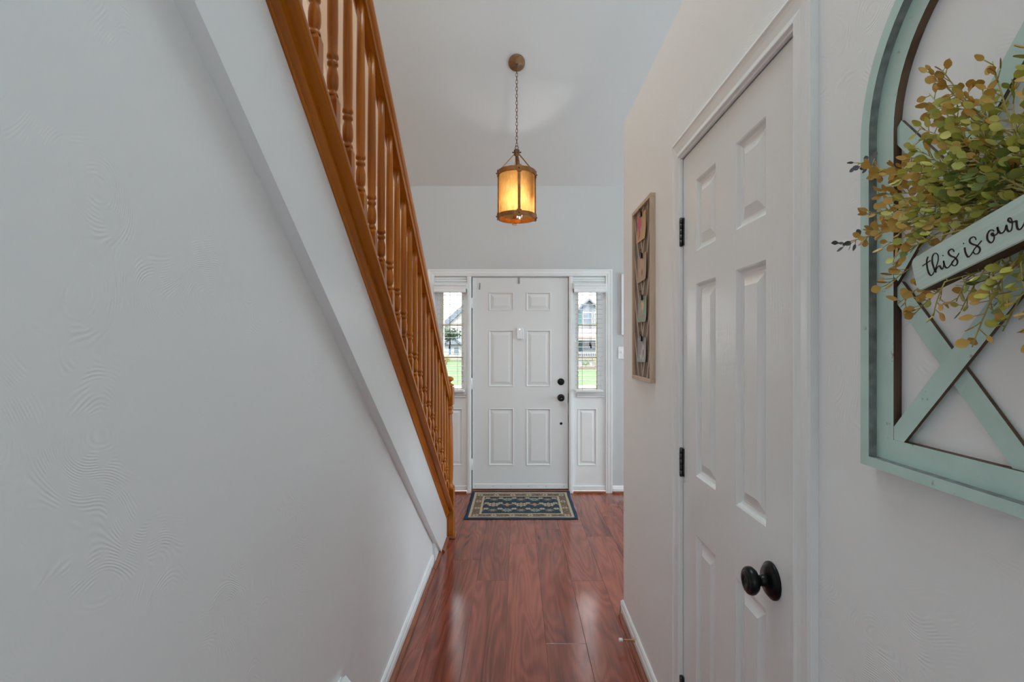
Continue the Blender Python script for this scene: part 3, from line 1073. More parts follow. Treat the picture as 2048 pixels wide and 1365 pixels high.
hubm.lathe([(0.004, -0.034), (0.007, -0.034), (0.007, -0.028), (0.004, -0.028), (0.004, 0.028), (0.007, 0.028), (0.007, 0.034), (0.004, 0.034)], 8, Matrix.Translation((0, 0, 2.900)) @ Matrix.Rotation(PI / 2, 4, 'Y'))
LP(hubm, 'hub', M_bronzed)
RG, RI = 0.1485, 0.141
ZT, ZB = 2.750, 2.380
ring_t = [(RI, ZT - 0.037), (RG, ZT - 0.037), (RG, ZT), (RI, ZT)]


def ring(prof):
    mb = MB()
    seg = 56
    vs_, fs = [], []
    for r, z in prof:
        for k in range(seg):
            a = 2 * PI * k / seg
            vs_.append((r * math.cos(a), r * math.sin(a), z))
    n0 = len(prof)
    for i in range(n0):
        j = (i + 1) % n0
        for k in range(seg):
            k2 = (k + 1) % seg
            fs.append((i * seg + k, i * seg + k2, j * seg + k2, j * seg + k))
    return mb.add(vs_, fs, False)


LP(ring([(RI, ZT - 0.036), (RG, ZT - 0.036), (RG, ZT), (RI, ZT)]), 'top_ring', M_bronze)
LP(ring([(RI - 0.004, ZB), (RG, ZB), (RG, ZB + 0.034), (RI - 0.004, ZB + 0.034)]), 'bottom_ring', M_bronze)
LP(ring([(0.1355, ZB + 0.002), (0.1385, ZB + 0.002), (0.1385, ZT - 0.004), (0.1355, ZT - 0.004)]), 'glass_shade', M_amber)
PH = -PI / 2 + math.radians(7)
for k in range(4):
    a = PH + k * PI / 2
    R = Matrix.Rotation(a, 4, 'Z')

    def rb(mb):
        mb.v = [tuple(R @ Vector(p)) for p in mb.v]
        return mb
    st = LP(rb(MB().box(RI - 0.001, RG + 0.001, -0.010, 0.010, ZB + 0.02, ZT - 0.02)), 'strap', M_bronze)
    for z0, z1 in ((ZT - 0.046, ZT + 0.006), (ZB - 0.010, ZB + 0.042)):
        br = MB().box(RG, RG + 0.005, -0.018, 0.018, z0, z1, 0.001)
        br.box(RI - 0.006, RG + 0.001, -0.013, 0.013, z0, z0 + 0.004)
        LP(rb(br), 'bracket', M_bronze, st)
        bo = MB().lathe([(0.006, RG + 0.004), (0.006, RG + 0.010), (0.003, RG + 0.014)], 8, Matrix.Translation((0, 0, (z0 + z1) / 2)) @ Matrix.Rotation(PI / 2, 4, 'Y'))
        LP(rb(bo), 'bolt', M_bronzed, st)
    rod = MB()
    p0, p1 = Vector((0.020, 0, 2.885)), Vector((RI, 0, ZT - 0.004))
    dv = (p1 - p0).normalized()
    nn = Vector((-dv.z, 0, dv.x)) * 0.0022
    vs_ = []
    for p in (p0, p1):
        for sy in (-0.008, 0.008):
            for sn in (-1, 1):
                vs_.append(p + Vector((0, sy, 0)) + nn * sn)
    rod.add(vs_, [(0, 1, 3, 2), (4, 6, 7, 5), (0, 4, 5, 1), (2, 3, 7, 6), (0, 2, 6, 4), (1, 5, 7, 3)])
    LP(rb(rod), 'hanger_rod', M_bronze)
# socket cluster and bulbs
cl = MB().lathe([(0.006, 2.875), (0.006, 2.645), (0.022, 2.640), (0.022, 2.616), (0.010, 2.61), (0.004, 2.605)], 14)
clo = LP(cl, 'stem', M_bronzed)
for k, (bx, by, bz) in enumerate(((0.050, -0.030, 0.0), (-0.050, -0.030, -0.045), (0.0, 0.055, -0.02))):
    LP(MB().tube([(0, 0, 2.625), (bx * 0.6, by * 0.6, 2.622), (bx, by, 2.600 + bz)], 0.004, 6), 'arm', M_bronzed, clo)
    LP(MB().lathe([(0.012, 2.604), (0.013, 2.566)], 12, Matrix.Translation((bx, by, bz))), 'socket', M_bronzed, clo)
    LP(MB().lathe([(0.008, 2.566), (0.010, 2.557), (0.016, 2.544), (0.019, 2.528), (0.016, 2.512), (0.008, 2.503), (0.002, 2.501)], 14, Matrix.Translation((bx, by, bz))), 'bulb', M_bulb, clo)
    # the light of this bulb
    light('bulb_light', 'POINT', (LX + bx * 0.55, LY + by * 0.55, 2.522 + bz), (0, 0, 0), (3.4, 1.2, 1.2)[k], (1.0, 0.95, 0.90), shadow_soft_size=0.02)

# ------------------------------------------------------------------ photo board on the right wall
pb = empty('photo_board', (XR, 2.219, 1.63))
tag(pb, 'tall pine framed photo board with slatted chevron backing on right wall', 'photo board')
BY, BZ, BD = 0.167, 0.3835, 0.020     # half width, half height, depth
for a, b, c, d in ((-BY, BY, BZ - 0.016, BZ), (-BY, BY, -BZ, -BZ + 0.016)):
    MB().box(-BD, 0, a, b, c, d, 0.001).build('frame_rail', M_board, pb)
for a, b in ((-BY, -BY + 0.016), (BY - 0.016, BY)):
    MB().box(-BD, 0, a, b, -BZ + 0.016, BZ - 0.016, 0.001).build('frame_rail', M_board, pb)
MB().box(-0.006, -0.001, -BY + 0.016, BY - 0.016, -BZ + 0.016, BZ - 0.016).build('backing', M_slatA, pb)


def clip_poly(poly, x0, x1, z0, z1):
    def cut(pl, f):
        out = []
        for i in range(len(pl)):
            p, q_ = pl[i], pl[(i + 1) % len(pl)]
            fp_, fq = f(p), f(q_)
            if fp_ >= 0:
                out.append(p)
            if fp_ * fq < 0:
                t = fp_ / (fp_ - fq)
                out.append((p[0] + (q_[0] - p[0]) * t, p[1] + (q_[1] - p[1]) * t))
        return out
    for f in (lambda p: p[0] - x0, lambda p: x1 - p[0], lambda p: p[1] - z0, lambda p: z1 - p[1]):
        if len(poly) < 3:
            return []
        poly = cut(poly, f)
    return poly


iw, ih = BY - 0.016, BZ - 0.016
# chevron slats: V strips falling to the centre line, pale strip every fourth
step = 0.044
for side in (-1, 1):
    for k in range(-12, 24):
        zc = -ih + k * step
        pale = (k % 4 == 0)
        rise = 0.36
        x_in, x_out = 0.001, iw
        hw = step * 0.47
        poly = [(x_in, zc - hw), (x_out, zc + rise - hw), (x_out, zc + rise + hw), (x_in, zc + hw)]
        poly = clip_poly(poly, 0, iw, -ih, ih)
        if len(poly) < 3:
            continue
        dpt = 0.0105 if pale else 0.0090
        MB().prism([(side * p[0], p[1]) for p in poly], -dpt, -0.006, 'x').build('chevron_slat', M_slatB if pale else M_slatA, pb)



def photo_mat(name, base, blobs, scale=9):
    n = N(name)
    v = n.coord('Object')
    col = base
    for i, (c, yy, zz_, r) in enumerate(blobs):
        d = n.n('VectorMath', operation='DISTANCE')
        wv = n.vmath('ADD', v, n.vmath('MULTIPLY', n.vmath('SUBTRACT', n_noise_col(n, v, 40 + i * 7), (0.5, 0.5, 0.5)), (0, 0.05, 0.05)))
        n.set(d.inputs[0], wv)
        d.inputs[1].default_value = (0, yy, zz_)
        f = n.ramp(d.outputs['Value'], [(r * 0.6, (1, 1, 1, 1)), (r, (0, 0, 0, 1))])
        col = n.mix(f, col, c)
    return n.pbr(col, 0.4)


def n_noise_col(n, v, s):
    nd = n.n('TexNoise')
    n.set(nd.inputs['Vector'], v)
    nd.inputs['Scale'].default_value = s
    return nd.outputs[1]


photos = [
    (1.915, 0.060, 'photo of a pink flower on tan paper, topmost on the photo board', photo_mat('print_flower', srgb(196, 158, 96), [(srgb(205, 150, 120), 0.045, -0.03, 0.06), (srgb(196, 70, 110), 0.04, 0.02, 0.045), (srgb(176, 84, 60), 0.035, -0.025, 0.022)])),
    (1.735, 0.058, 'warm beige photo second from the top of the photo board', photo_mat('print_beige', srgb(176, 140, 112), [(srgb(200, 160, 132), 0.01, 0.0, 0.05), (srgb(150, 110, 92), 0.0, -0.02, 0.02)])),
    (1.556, 0.055, 'photo with yellow and green garden, third on the photo board', photo_mat('print_garden', srgb(140, 130, 112), [(srgb(112, 142, 96), -0.04, 0.01, 0.05), (srgb(206, 180, 110), 0.0, 0.012, 0.028), (srgb(170, 140, 150), 0.04, -0.01, 0.025), (srgb(110, 140, 90), 0.03, -0.05, 0.03)])),
    (1.380, 0.053, 'grey toned photo at the bottom of the photo board', photo_mat('print_grey', srgb(128, 124, 120), [(srgb(176, 170, 164), -0.02, -0.01, 0.045), (srgb(120, 116, 112), -0.02, -0.02, 0.022), (srgb(190, 184, 178), 0.02, -0.03, 0.015)])),
]
for i, (zc, hh, lab, mt) in enumerate(photos):
    ww = 0.076
    yc = 2.222 + (0.006, -0.002, -0.006, 0.0)[i]
    # slightly curled card
    mb = MB()
    vs_, fs = [], []
    nx, nz = 6, 6
    for iz in range(nz + 1):
        for ix in range(nx + 1):
            a = -1 + 2 * ix / nx
            b = -1 + 2 * iz / nz
            curl = 0.004 * (b < 0) * b * b + 0.002 * a * a
            vs_.append((-0.0005 - curl, a * ww, b * hh))
    for iz in range(nz):
        for ix in range(nx):
            q0 = iz * (nx + 1) + ix
            fs.append((q0, q0 + 1, q0 + nx + 2, q0 + nx + 1))
    o0 = len(vs_)
    vs2 = [(p[0] + 0.0007, p[1], p[2]) for p in vs_]
    fs2 = [tuple(j + o0 for j in f[::-1]) for f in fs]
    edge = [k for k in range(nx + 1)] + [(j + 1) * (nx + 1) + nx for j in range(nz)] + [nz * (nx + 1) + nx - 1 - k for k in range(nx)] + [(nz - 1 - j) * (nx + 1) for j in range(nz - 1)]
    fs3 = [(edge[k], edge[(k + 1) % len(edge)], edge[(k + 1) % len(edge)] + o0, edge[k] + o0) for k in range(len(edge))]
    mb.add(vs_ + vs2, fs + fs2 + fs3)
    tag(mb.build('photo_card', mt, None, (XR - 0.0115, yc, zc), (math.radians((1.5, -2, 1, -1)[i]), 0, 0)), lab, 'photo', 'photos clipped to the board')
    cpm = MB().box(-0.006, 0, -0.009, 0.009, -0.012, 0.010, 0.001)
    cpm.tube([(-0.004, 0.006, 0.008), (-0.006, 0.014, 0.026), (-0.003, 0.006, 0.030), (-0.003, 0.0, 0.010)], 0.0012, 5)
    cpm.build('clip', M_black, pb, (-0.0135, yc - 2.219, zc + hh - 0.004 - 1.63))
    MB().tube([(-0.0136, yc - 2.219 + 0.008, zc + hh + 0.004 - 1.63), (-0.0150, yc - 2.219 + 0.020, zc + hh + 0.020 - 1.63)], 0.0016, 5).build('clip_lever', brass, pb)

# ------------------------------------------------------------------ arched window decor on the right wall
YC, ZA, RA, ZBOT = 0.541, 1.708, 0.25, 1.2177
arch = empty('arched_window_decor', (XR, YC, ZBOT))
tag(arch, 'distressed teal arched window frame decor hung on the right wall', 'wall decor')


def arch_outline(ins, zb):
    """closed outline (y, z) in world: from bottom-left up round the arch to bottom-right"""
    r = RA - ins
    pts = [(YC + r, zb), ]
    for k in range(0, 33):
        a = PI * k / 32
        pts.append((YC + r * math.cos(a), ZA + r * math.sin(a)))
    pts.append((YC - r, zb))
    return pts


def arch_ring(ins0, ins1, zb0, zb1, x_front, x_back, nm, mat, sides=None):
    o_, i_ = arch_outline(ins0, zb0), arch_outline(ins1, zb1)
    n0 = len(o_)
    vs_ = [(x_front, *p) for p in o_] + [(x_front, *p) for p in i_] + [(x_back, *p) for p in o_] + [(x_back, *p) for p in i_]
    fs, mi = [], []
    for k in range(n0):
        k2 = (k + 1) % n0
        fs.append((k, k2, n0 + k2, n0 + k)); mi.append(0)
        fs.append((2 * n0 + k, 3 * n0 + k, 3 * n0 + k2, 2 * n0 + k2)); mi.append(0)
        fs.append((k, 2 * n0 + k, 2 * n0 + k2, k2)); mi.append(0)
        fs.append((n0 + k, n0 + k2, 3 * n0 + k2, 3 * n0 + k)); mi.append(1 if sides else 0)
    o = MB().add(vs_, fs).build(nm, mat, arch, (-XR, -YC, -ZBOT))
    if sides:
        o.data.materials.append(sides)
        # inner faces: those whose centre lies on the inner outline
        o.data.polygons.foreach_set('material_index', mi)
    return o


M_lipin = plain('greyed_teal_inner_edge', (0.20, 0.22, 0.21, 1), 0.65, vary=0.3, scale=60)
arch_ring(0, 0.0185, ZBOT, ZBOT + 0.0145, 0.5307, XR - 0.0005, 'outer_frame', M_teal, M_lipin)
arch_ring(0.0186, 0.053, ZBOT + 0.0146, ZBOT + 0.046, 0.5427, XR - 0.0005, 'inner_frame', M_teal, M_brown)


def lath(p0, p1, xf, xb, hw=0.0135):
    """bar from (a,z) to (a,z), a measured from the decor's centre line; brown sides"""
    p0, p1 = Vector(p0), Vector(p1)
    d = (p1 - p0).normalized()
    nrm = Vector((-d.y, d.x)) * hw
    q_ = [p0 - nrm, p1 - nrm, p1 + nrm, p0 + nrm]
    vs_ = [(xf, YC + p.x, p.y) for p in q_] + [(xb, YC + p.x, p.y) for p in q_]
    o = MB().add(vs_, [(0, 1, 2, 3), (4, 7, 6, 5), (0, 4, 5, 1), (1, 5, 6, 2), (2, 6, 7, 3), (3, 7, 4, 0)]).build('lath', M_teal, arch, (-XR, -YC, -ZBOT))
    o.data.materials.append(M_brown)
    o.data.polygons.foreach_set('material_index', [0, 0, 1, 1, 1, 1])
    return o


for s_ in (1, -1):
    fr_ = (0.5433, 0.5490) if s_ == 1 else (0.5437, 0.5486)
    lath((s_ * 0.205, 1.253), (-s_ * 0.199, 1.712), 0.5431 if s_ == 1 else 0.5480, 0.5478 if s_ == 1 else 0.5530)
    lath((s_ * 0.006, 1.262), (s_ * 0.199, 1.482), 0.5482, 0.5532)
    lath((s_ * 0.199, 1.500), (-0.110, 1.866) if s_ == 1 else (-0.022, 1.7095), 0.5432 if s_ == 1 else 0.5482, 0.5480 if s_ == 1 else 0.5534)
MB().box(XR - 0.008, XR, YC - 0.03, YC + 0.03, ZA + RA - 0.030, ZA + RA - 0.010).build('hanger', M_brown, arch, (-XR, -YC, -ZBOT))

# ------------------------------------------------------------------ sign board with script lettering
SX, STH = 0.470, 0.020
SIGN_X = 0.4905
th_s = math.radians(15.6)
sg = empty('sign_board', (SIGN_X, 0.6174, 1.4680))
tag(sg, 'pale mint wooden sign reading this is our, tied across the greenery', 'sign')
EA = Vector((0, -math.cos(th_s), math.sin(th_s)))
EB = Vector((0, math.sin(th_s), math.cos(th_s)))


def sb(a, b, out=0.0):
    return EA * a + EB * b + Vector((-out, 0, 0))


A0, A1, B1, rc = -0.0105, 0.268, 0.0435, 0.008
outl = []
for cx_, cb, a0 in ((A0 + rc, rc, PI), (A1 - rc, rc, 1.5 * PI), (A1 - rc, B1 - rc, 0), (A0 + rc, B1 - rc, 0.5 * PI)):
    for k in range(6):
        t = a0 + k * PI / 10
        outl.append((cx_ + rc * math.cos(t), cb + rc * math.sin(t)))
nO = len(outl)
ed = 0.0015
vs_ = [sb(a, b, 0) for a, b in outl] + [sb(a, b, -ed) for a, b in outl] + [sb(a, b, -STH) for a, b in outl]
cxm, cbm = (A0 + A1) / 2, B1 / 2
vs_[:nO] = [sb(a + (cxm - a) * 0.008, b + (cbm - b) * 0.05, 0) for a, b in outl]
fs = [tuple(range(nO)), tuple(range(3 * nO - 1, 2 * nO - 1, -1))]
mi = [0, 1]
for r in range(2):
    for k in range(nO):
        k2 = (k + 1) % nO
        fs.append((r * nO + k, r * nO + k2, (r + 1) * nO + k2, (r + 1) * nO + k))
        mi.append(0 if r == 0 else 1)
bo = MB().add(vs_, fs).build('board', M_signf, sg)
bo.data.materials.append(M_brown)
bo.data.polygons.foreach_set('material_index', mi)
STROKES = [
    [(5.7, 27.4), (11.6, 27.9), (18.6, 28.6)],
    [(16.6, 34.5), (13.6, 30.7), (12.1, 23.0), (12.2, 16.7), (14.2, 11.5), (17.6, 11.8), (21.2, 14.8), (25.8, 19.8), (29.4, 25.4), (30.1, 30.7), (27.0, 34.0), (23.1, 32.4), (20.7, 26.3), (20.8, 19.1), (22.4, 11.7)],
    [(22.4, 13.8), (25.8, 16.8), (29.1, 16.8), (30.2, 13.6), (31.8, 11.9), (34.4, 14.9), (35.6, 20.4), (35.4, 15.5), (36.6, 11.5), (39.6, 10.3), (43.9, 12.1), (47.8, 14.3)],
    [(36.0, 26.2), (37.0, 26.8)],
    [(51.4, 24.1), (50.8, 27.1), (47.9, 28.6), (44.8, 27.6), (44.5, 24.3), (47.3, 20.4), (50.8, 17.1), (52.7, 12.4), (51.3, 9.2), (47.8, 8.4), (45.2, 11.0), (45.7, 13.8), (49.2, 15.3), (52.9, 16.8), (56.9, 19.7)],
    [(65.1, 22.5), (64.5, 18.5), (64.9, 14.0), (66.5, 10.6), (69.7, 11.2), (72.9, 13.4)],
    [(64.6, 27.2), (65.5, 27.6)],
    [(79.9, 24.0), (79.7, 26.9), (77.2, 28.9), (73.5, 28.4), (72.6, 25.0), (75.1, 21.3), (78.7, 18.1), (81.5, 13.7), (80.5, 10.2), (77.2, 9.0), (74.2, 10.9), (73.8, 13.9), (76.9, 16.2), (81.1, 17.8), (85.7, 20.2)],
    [(101.2, 23.0), (99.5, 25.3), (96.2, 25.7), (93.2, 22.8), (92.2, 17.8), (94.3, 13.5), (97.6, 13.6), (99.8, 17.5), (99.5, 21.8), (97.7, 21.6), (98.7, 19.2), (102.2, 18.5), (104.8, 20.4), (105.5, 25.4), (105.4, 21.8), (106.6, 18.0), (109.5, 17.0), (112.3, 19.1), (114.5, 22.3), (114.2, 18.0), (115.5, 15.1), (117.9, 15.1), (120.0, 18.8), (121.0, 22.8), (120.7, 26.5), (119.1, 27.8), (117.7, 25.9), (119.5, 23.0), (122.6, 21.9), (124.9, 21.2), (124.4, 17.8), (124.1, 13.6), (126.0, 11.6), (128.8, 12.7), (131.5, 15.2), (132.7, 17.1)],
]


def catmull(pts, sub=5):
    out = []
    P = [pts[0]] + pts + [pts[-1]]
    for i in range(1, len(P) - 2):
        p0, p1, p2, p3 = (Vector(P[i + j]) for j in (-1, 0, 1, 2))
        for s in range(sub):
            t = s / sub
            out.append(0.5 * ((2 * p1) + (p2 - p0) * t + (2 * p0 - 5 * p1 + 4 * p2 - p3) * t * t + (3 * p1 - p0 - 3 * p2 + p3) * t ** 3))
    out.append(Vector(pts[-1]))
    return out


lt = MB()
for stq in STROKES:
    c2 = catmull(stq)
    # brush-like stroke: thicker where it runs downwards
    n0 = len(c2)
    L_, R_ = [], []
    for i, p in enumerate(c2):
        d = (c2[min(i + 1, n0 - 1)] - c2[max(i - 1, 0)])
        d = d.normalized() if d.length > 1e-6 else Vector((1, 0))
        nr = Vector((-d.y, d.x))
        wd = 0.55 + 0.45 * max(0, -d.y)
        if len(stq) == 2:
            wd = 0.6
        L_.append(p + nr * wd)
        R_.append(p - nr * wd)
    vs_ = [sb(p.x / 1000, p.y / 1000, 0.0005) for p in L_] + [sb(p.x / 1000, p.y / 1000, 0.0005) for p in R_]
    vs_ += [sb(p.x / 1000, p.y / 1000, -0.0002) for p in L_] + [sb(p.x / 1000, p.y / 1000, -0.0002) for p in R_]
    fs = []
    for i in range(n0 - 1):
        fs += [(i, i + 1, n0 + i + 1, n0 + i), (i, 2 * n0 + i, 2 * n0 + i + 1, i + 1), (n0 + i, n0 + i + 1, 3 * n0 + i + 1, 3 * n0 + i)]
    fs += [(0, n0, 3 * n0, 2 * n0), (n0 - 1, 3 * n0 - 1, 4 * n0 - 1, 2 * n0 - 1)]
    lt.add(vs_, fs)
lt.build('lettering', M_ink, sg)

# ------------------------------------------------------------------ greenery swag
swag = empty('greenery_swag', (0.530, 0.50, 1.545))
tag(swag, 'yellow green artificial leaf swag hung on the teal arched frame', 'greenery')
SO = Vector(swag.location)


def leafmat(name, c0, c1, trans=0.25):
    n = N(name)
    oi = n.n('ObjectInfo')
    v = n.coord('Object')
    f = n.math('ADD', n.math('MULTIPLY', n.noise(v, 120, 2), 0.5), n.math('MULTIPLY', oi.outputs['Random'], 0.5))
    col = n.ramp(f, [(0.25, c0), (0.75, c1)])
    return n.pbr(col, 0.5)


ML = [leafmat('leaf_yellow_green', (0.52, 0.48, 0.085, 1), (0.74, 0.68, 0.20, 1)),
      leafmat('leaf_golden', (0.55, 0.31, 0.055, 1), (0.74, 0.47, 0.13, 1)),
      leafmat('leaf_moss_green', (0.36, 0.39, 0.065, 1), (0.56, 0.57, 0.14, 1)),
      leafmat('leaf_dusty_grey', (0.10, 0.10, 0.11, 1), (0.18, 0.18, 0.19, 1)),
      leafmat('leaf_dark_green', (0.15, 0.20, 0.04, 1), (0.28, 0.33, 0.08, 1))]
M_stem = leafmat('leaf_stem', (0.40, 0.33, 0.09, 1), (0.55, 0.46, 0.15, 1))


def leaf_geo(round_):
    """pointed oval leaf, length 1 along +x, slightly cupped, with thickness"""
    n0 = 5
    top, bot = [], []
    prof = [(0, 0), (0.18, 0.20), (0.42, 0.40 if round_ else 0.27), (0.70, 0.37 if round_ else 0.20), (0.90, 0.21 if round_ else 0.12), (1.0, 0.0)]
    vs_ = []
    for x, w_ in prof:
        lift = 0.22 * x * x
        vs_ += [(x, w_, lift + 0.14 * w_), (x, 0, lift), (x, -w_, lift + 0.14 * w_)]
    m0 = len(vs_)
    vs_ += [(a, b, c - 0.05) for a, b, c in vs_]
    fs = []
    for i in range(len(prof) - 1):
        for j in range(2):
            q0 = i * 3 + j
            fs.append((q0, q0 + 1, q0 + 4, q0 + 3))
            fs.append((m0 + q0, m0 + q0 + 3, m0 + q0 + 4, m0 + q0 + 1))
    return vs_, fs


leaf_meshes = {}
for rd in (0, 1):
    v_, f_ = leaf_geo(rd)
    for i, mt in enumerate(ML):
        me = MB().add(v_, f_, True).mesh('leaf')
        me.materials.append(mt)
        leaf_meshes[(rd, i)] = me

rs = random.Random(11)
tips = [(0.818, 1.561, 3), (0.776, 1.677, 3), (0.748, 1.590, 1), (0.742, 1.655, 1), (0.722, 1.612, 1), (0.700, 1.640, 1), (0.735, 1.560, 1),
        (0.690, 1.600, 0), (0.705, 1.575, 0), (0.668, 1.622, 0), (0.655, 1.592, 0), (0.672, 1.560, 0), (0.690, 1.535, 1), (0.682, 1.512, 1),
        (0.640, 1.715, 1), (0.622, 1.735, 1), (0.602, 1.722, 1), (0.590, 1.690, 0), (0.615, 1.690, 0), (0.640, 1.672, 0), (0.660, 1.660, 0), (0.650, 1.640, 0), (0.625, 1.655, 0),
        (0.560, 1.690, 1), (0.541, 1.700, 1), (0.520, 1.705, 0), (0.580, 1.660, 0), (0.555, 1.665, 0), (0.535, 1.670, 2),
        (0.600, 1.640, 2), (0.585, 1.625, 2), (0.610, 1.610, 2), (0.625, 1.600, 2), (0.640, 1.575, 2), (0.600, 1.590, 4), (0.575, 1.600, 4), (0.620, 1.565, 4),
        (0.690, 1.480, 1), (0.680, 1.455, 1), (0.668, 1.440, 1), (0.655, 1.470, 1), (0.640, 1.455, 0), (0.610, 1.435, 1), (0.597, 1.441, 0), (0.585, 1.450, 0),
        (0.560, 1.398, 1), (0.545, 1.415, 0), (0.560, 1.440, 2), (0.540, 1.455, 2), (0.570, 1.465, 4), (0.530, 1.440, 2), (0.650, 1.495, 2), (0.665, 1.520, 2)]
for k in range(44):
    # the other half of the bunch, beyond the right edge of the picture
    a = rs.uniform(-0.9 * PI, 0.72 * PI) if k % 3 else rs.uniform(-0.5 * PI, 0.5 * PI)
    r = rs.uniform(0.12, 0.24)
    yy, zz_ = 0.50 - r * math.cos(a) * 1.1, 1.55 + r * math.sin(a) * 0.75
    if yy < 0.50:
        tips.append((yy, zz_, rs.choice([0, 0, 1, 2])))
cands = []
for ti, (ty, tz, kind) in enumerate(tips):
    tip = Vector((0.512 + rs.uniform(-0.016, 0.010), ty, tz)) - SO
    if kind == 3:
        tip.x = 0.517 - SO.x
    root = Vector((rs.uniform(-0.017, -0.005), rs.uniform(-0.03, 0.05), rs.uniform(-0.018, 0.018)))
    mid = (root + tip) * 0.5 + Vector((-rs.uniform(0.008, 0.036), rs.uniform(-0.01, 0.01), rs.uniform(-0.004, 0.016)))
    tip.x = min(tip.x, -0.004)
    P = []
    NS = 12
    for i in range(NS + 1):
        t = i / NS
        pt = root * (1 - t) ** 2 + mid * 2 * t * (1 - t) + tip * t * t
        rel = pt + SO - Vector(sg.location)
        if A0 - 0.004 < rel.dot(EA) < A1 + 0.004 and -0.004 < rel.dot(EB) < B1 + 0.004:
            pt.x = max(pt.x, SIGN_X + STH + 0.003 - SO.x)
        P.append(pt)
    stm = MB().tube(P, 0.0013, 5, False, 0.0006)
    length = sum((P[i + 1] - P[i]).length for i in range(NS))
    nleaf = max(12, int(length / 0.0085))
    ls = []
    for j in range(nleaf):
        t = 0.16 + 0.84 * (j + rs.random() * 0.6) / nleaf
        i = min(NS - 1, int(t * NS))
        p = P[i].lerp(P[i + 1], min(1, t * NS - i))
        d = (P[i + 1] - P[i]).normalized()
        side = Vector((rs.uniform(-1, 0.25), rs.uniform(-1, 1), rs.uniform(-1, 1)))
        side = (side - d * side.dot(d)).normalized()
        off = rs.uniform(0.004, 0.016) * (1.15 - 0.5 * t)
        out = (d * rs.uniform(0.3, 0.9) + side).normalized()
        base = p + out * off
        stm.tube([p, p + out * off], 0.0006, 4)
        # frame: x along out, normal roughly towards the room
        nrm = Vector((-1, rs.uniform(-0.7, 0.7), rs.uniform(-0.7, 0.7)))
        nrm = (nrm - out * nrm.dot(out))
        nrm = nrm.normalized() if nrm.length > 1e-3 else out.orthogonal()
        yv = nrm.cross(out)
        L = rs.uniform(0.0085, 0.0140) * (0.85 if kind == 3 else 1)
        Mx = Matrix((out, yv, nrm)).transposed().to_4x4()
        Mx = Matrix.Translation(base) @ Mx @ Matrix.Scale(L, 4)
        c = kind
        if kind == 3:
            c = 3 if t > 0.80 else (1 if t > 0.45 else 0)
        elif kind == 1:
            c = 1 if t > 0.55 else rs.choice([0, 0, 1])
        elif kind == 0:
            c = rs.choice([0, 0, 0, 2, 1]) if t > 0.3 else rs.choice([2, 4, 0])
        elif kind == 2:
            c = rs.choice([2, 2, 0, 4])
        if (base + SO).x > 0.5285:
            continue
        # keep the sign's face clear: leaves over the board go behind it
        rel = base + out * L * 0.6 + SO - Vector(sg.location)
        la, lb = rel.dot(EA), rel.dot(EB)
        if A0 - 0.010 < la < A1 + 0.01 and -0.008 < lb < B1 + 0.008 and (base + SO).x < SIGN_X + STH + 0.012:
            continue
        ls.append((Mx, (rs.random() < 0.65) * 1, c, base))
    so_ = stm.build('sprig', M_stem, swag)
    for l in ls:
        wp = l[3] + SO
        # seen size: in frame and nearer the room side comes first
        infr = (wp.y > 0.49)
        cands.append((infr, -wp.x + rs.random() * 0.02, l, so_))
cands.sort(key=lambda c: (c[0], c[1]), reverse=True)
for c in cands[:295]:
    Mx, rd, ci, _ = c[2]
    o = obj('leaf', leaf_meshes[(rd, ci)], None, c[3])
    o.matrix_local = Mx
LV = {rd: leaf_geo(rd) for rd in (0, 1)}
rest = [MB() for _ in ML]
for c in cands[295:]:
    Mx, rd, ci, _ = c[2]
    v_, f_ = LV[rd]
    rest[ci].add([tuple(Mx @ Vector(p)) for p in v_], f_, True)
big = MB()
mi = []
for ci, r in enumerate(rest):
    big.add(r.v, r.f, True)
    mi += [ci] * len(r.f)
lo = big.build('leaf_mass', ML[0], swag)
for mt in ML[1:]:
    lo.data.materials.append(mt)
lo.data.polygons.foreach_set('material_index', mi)
lo['kind'] = 'stuff'

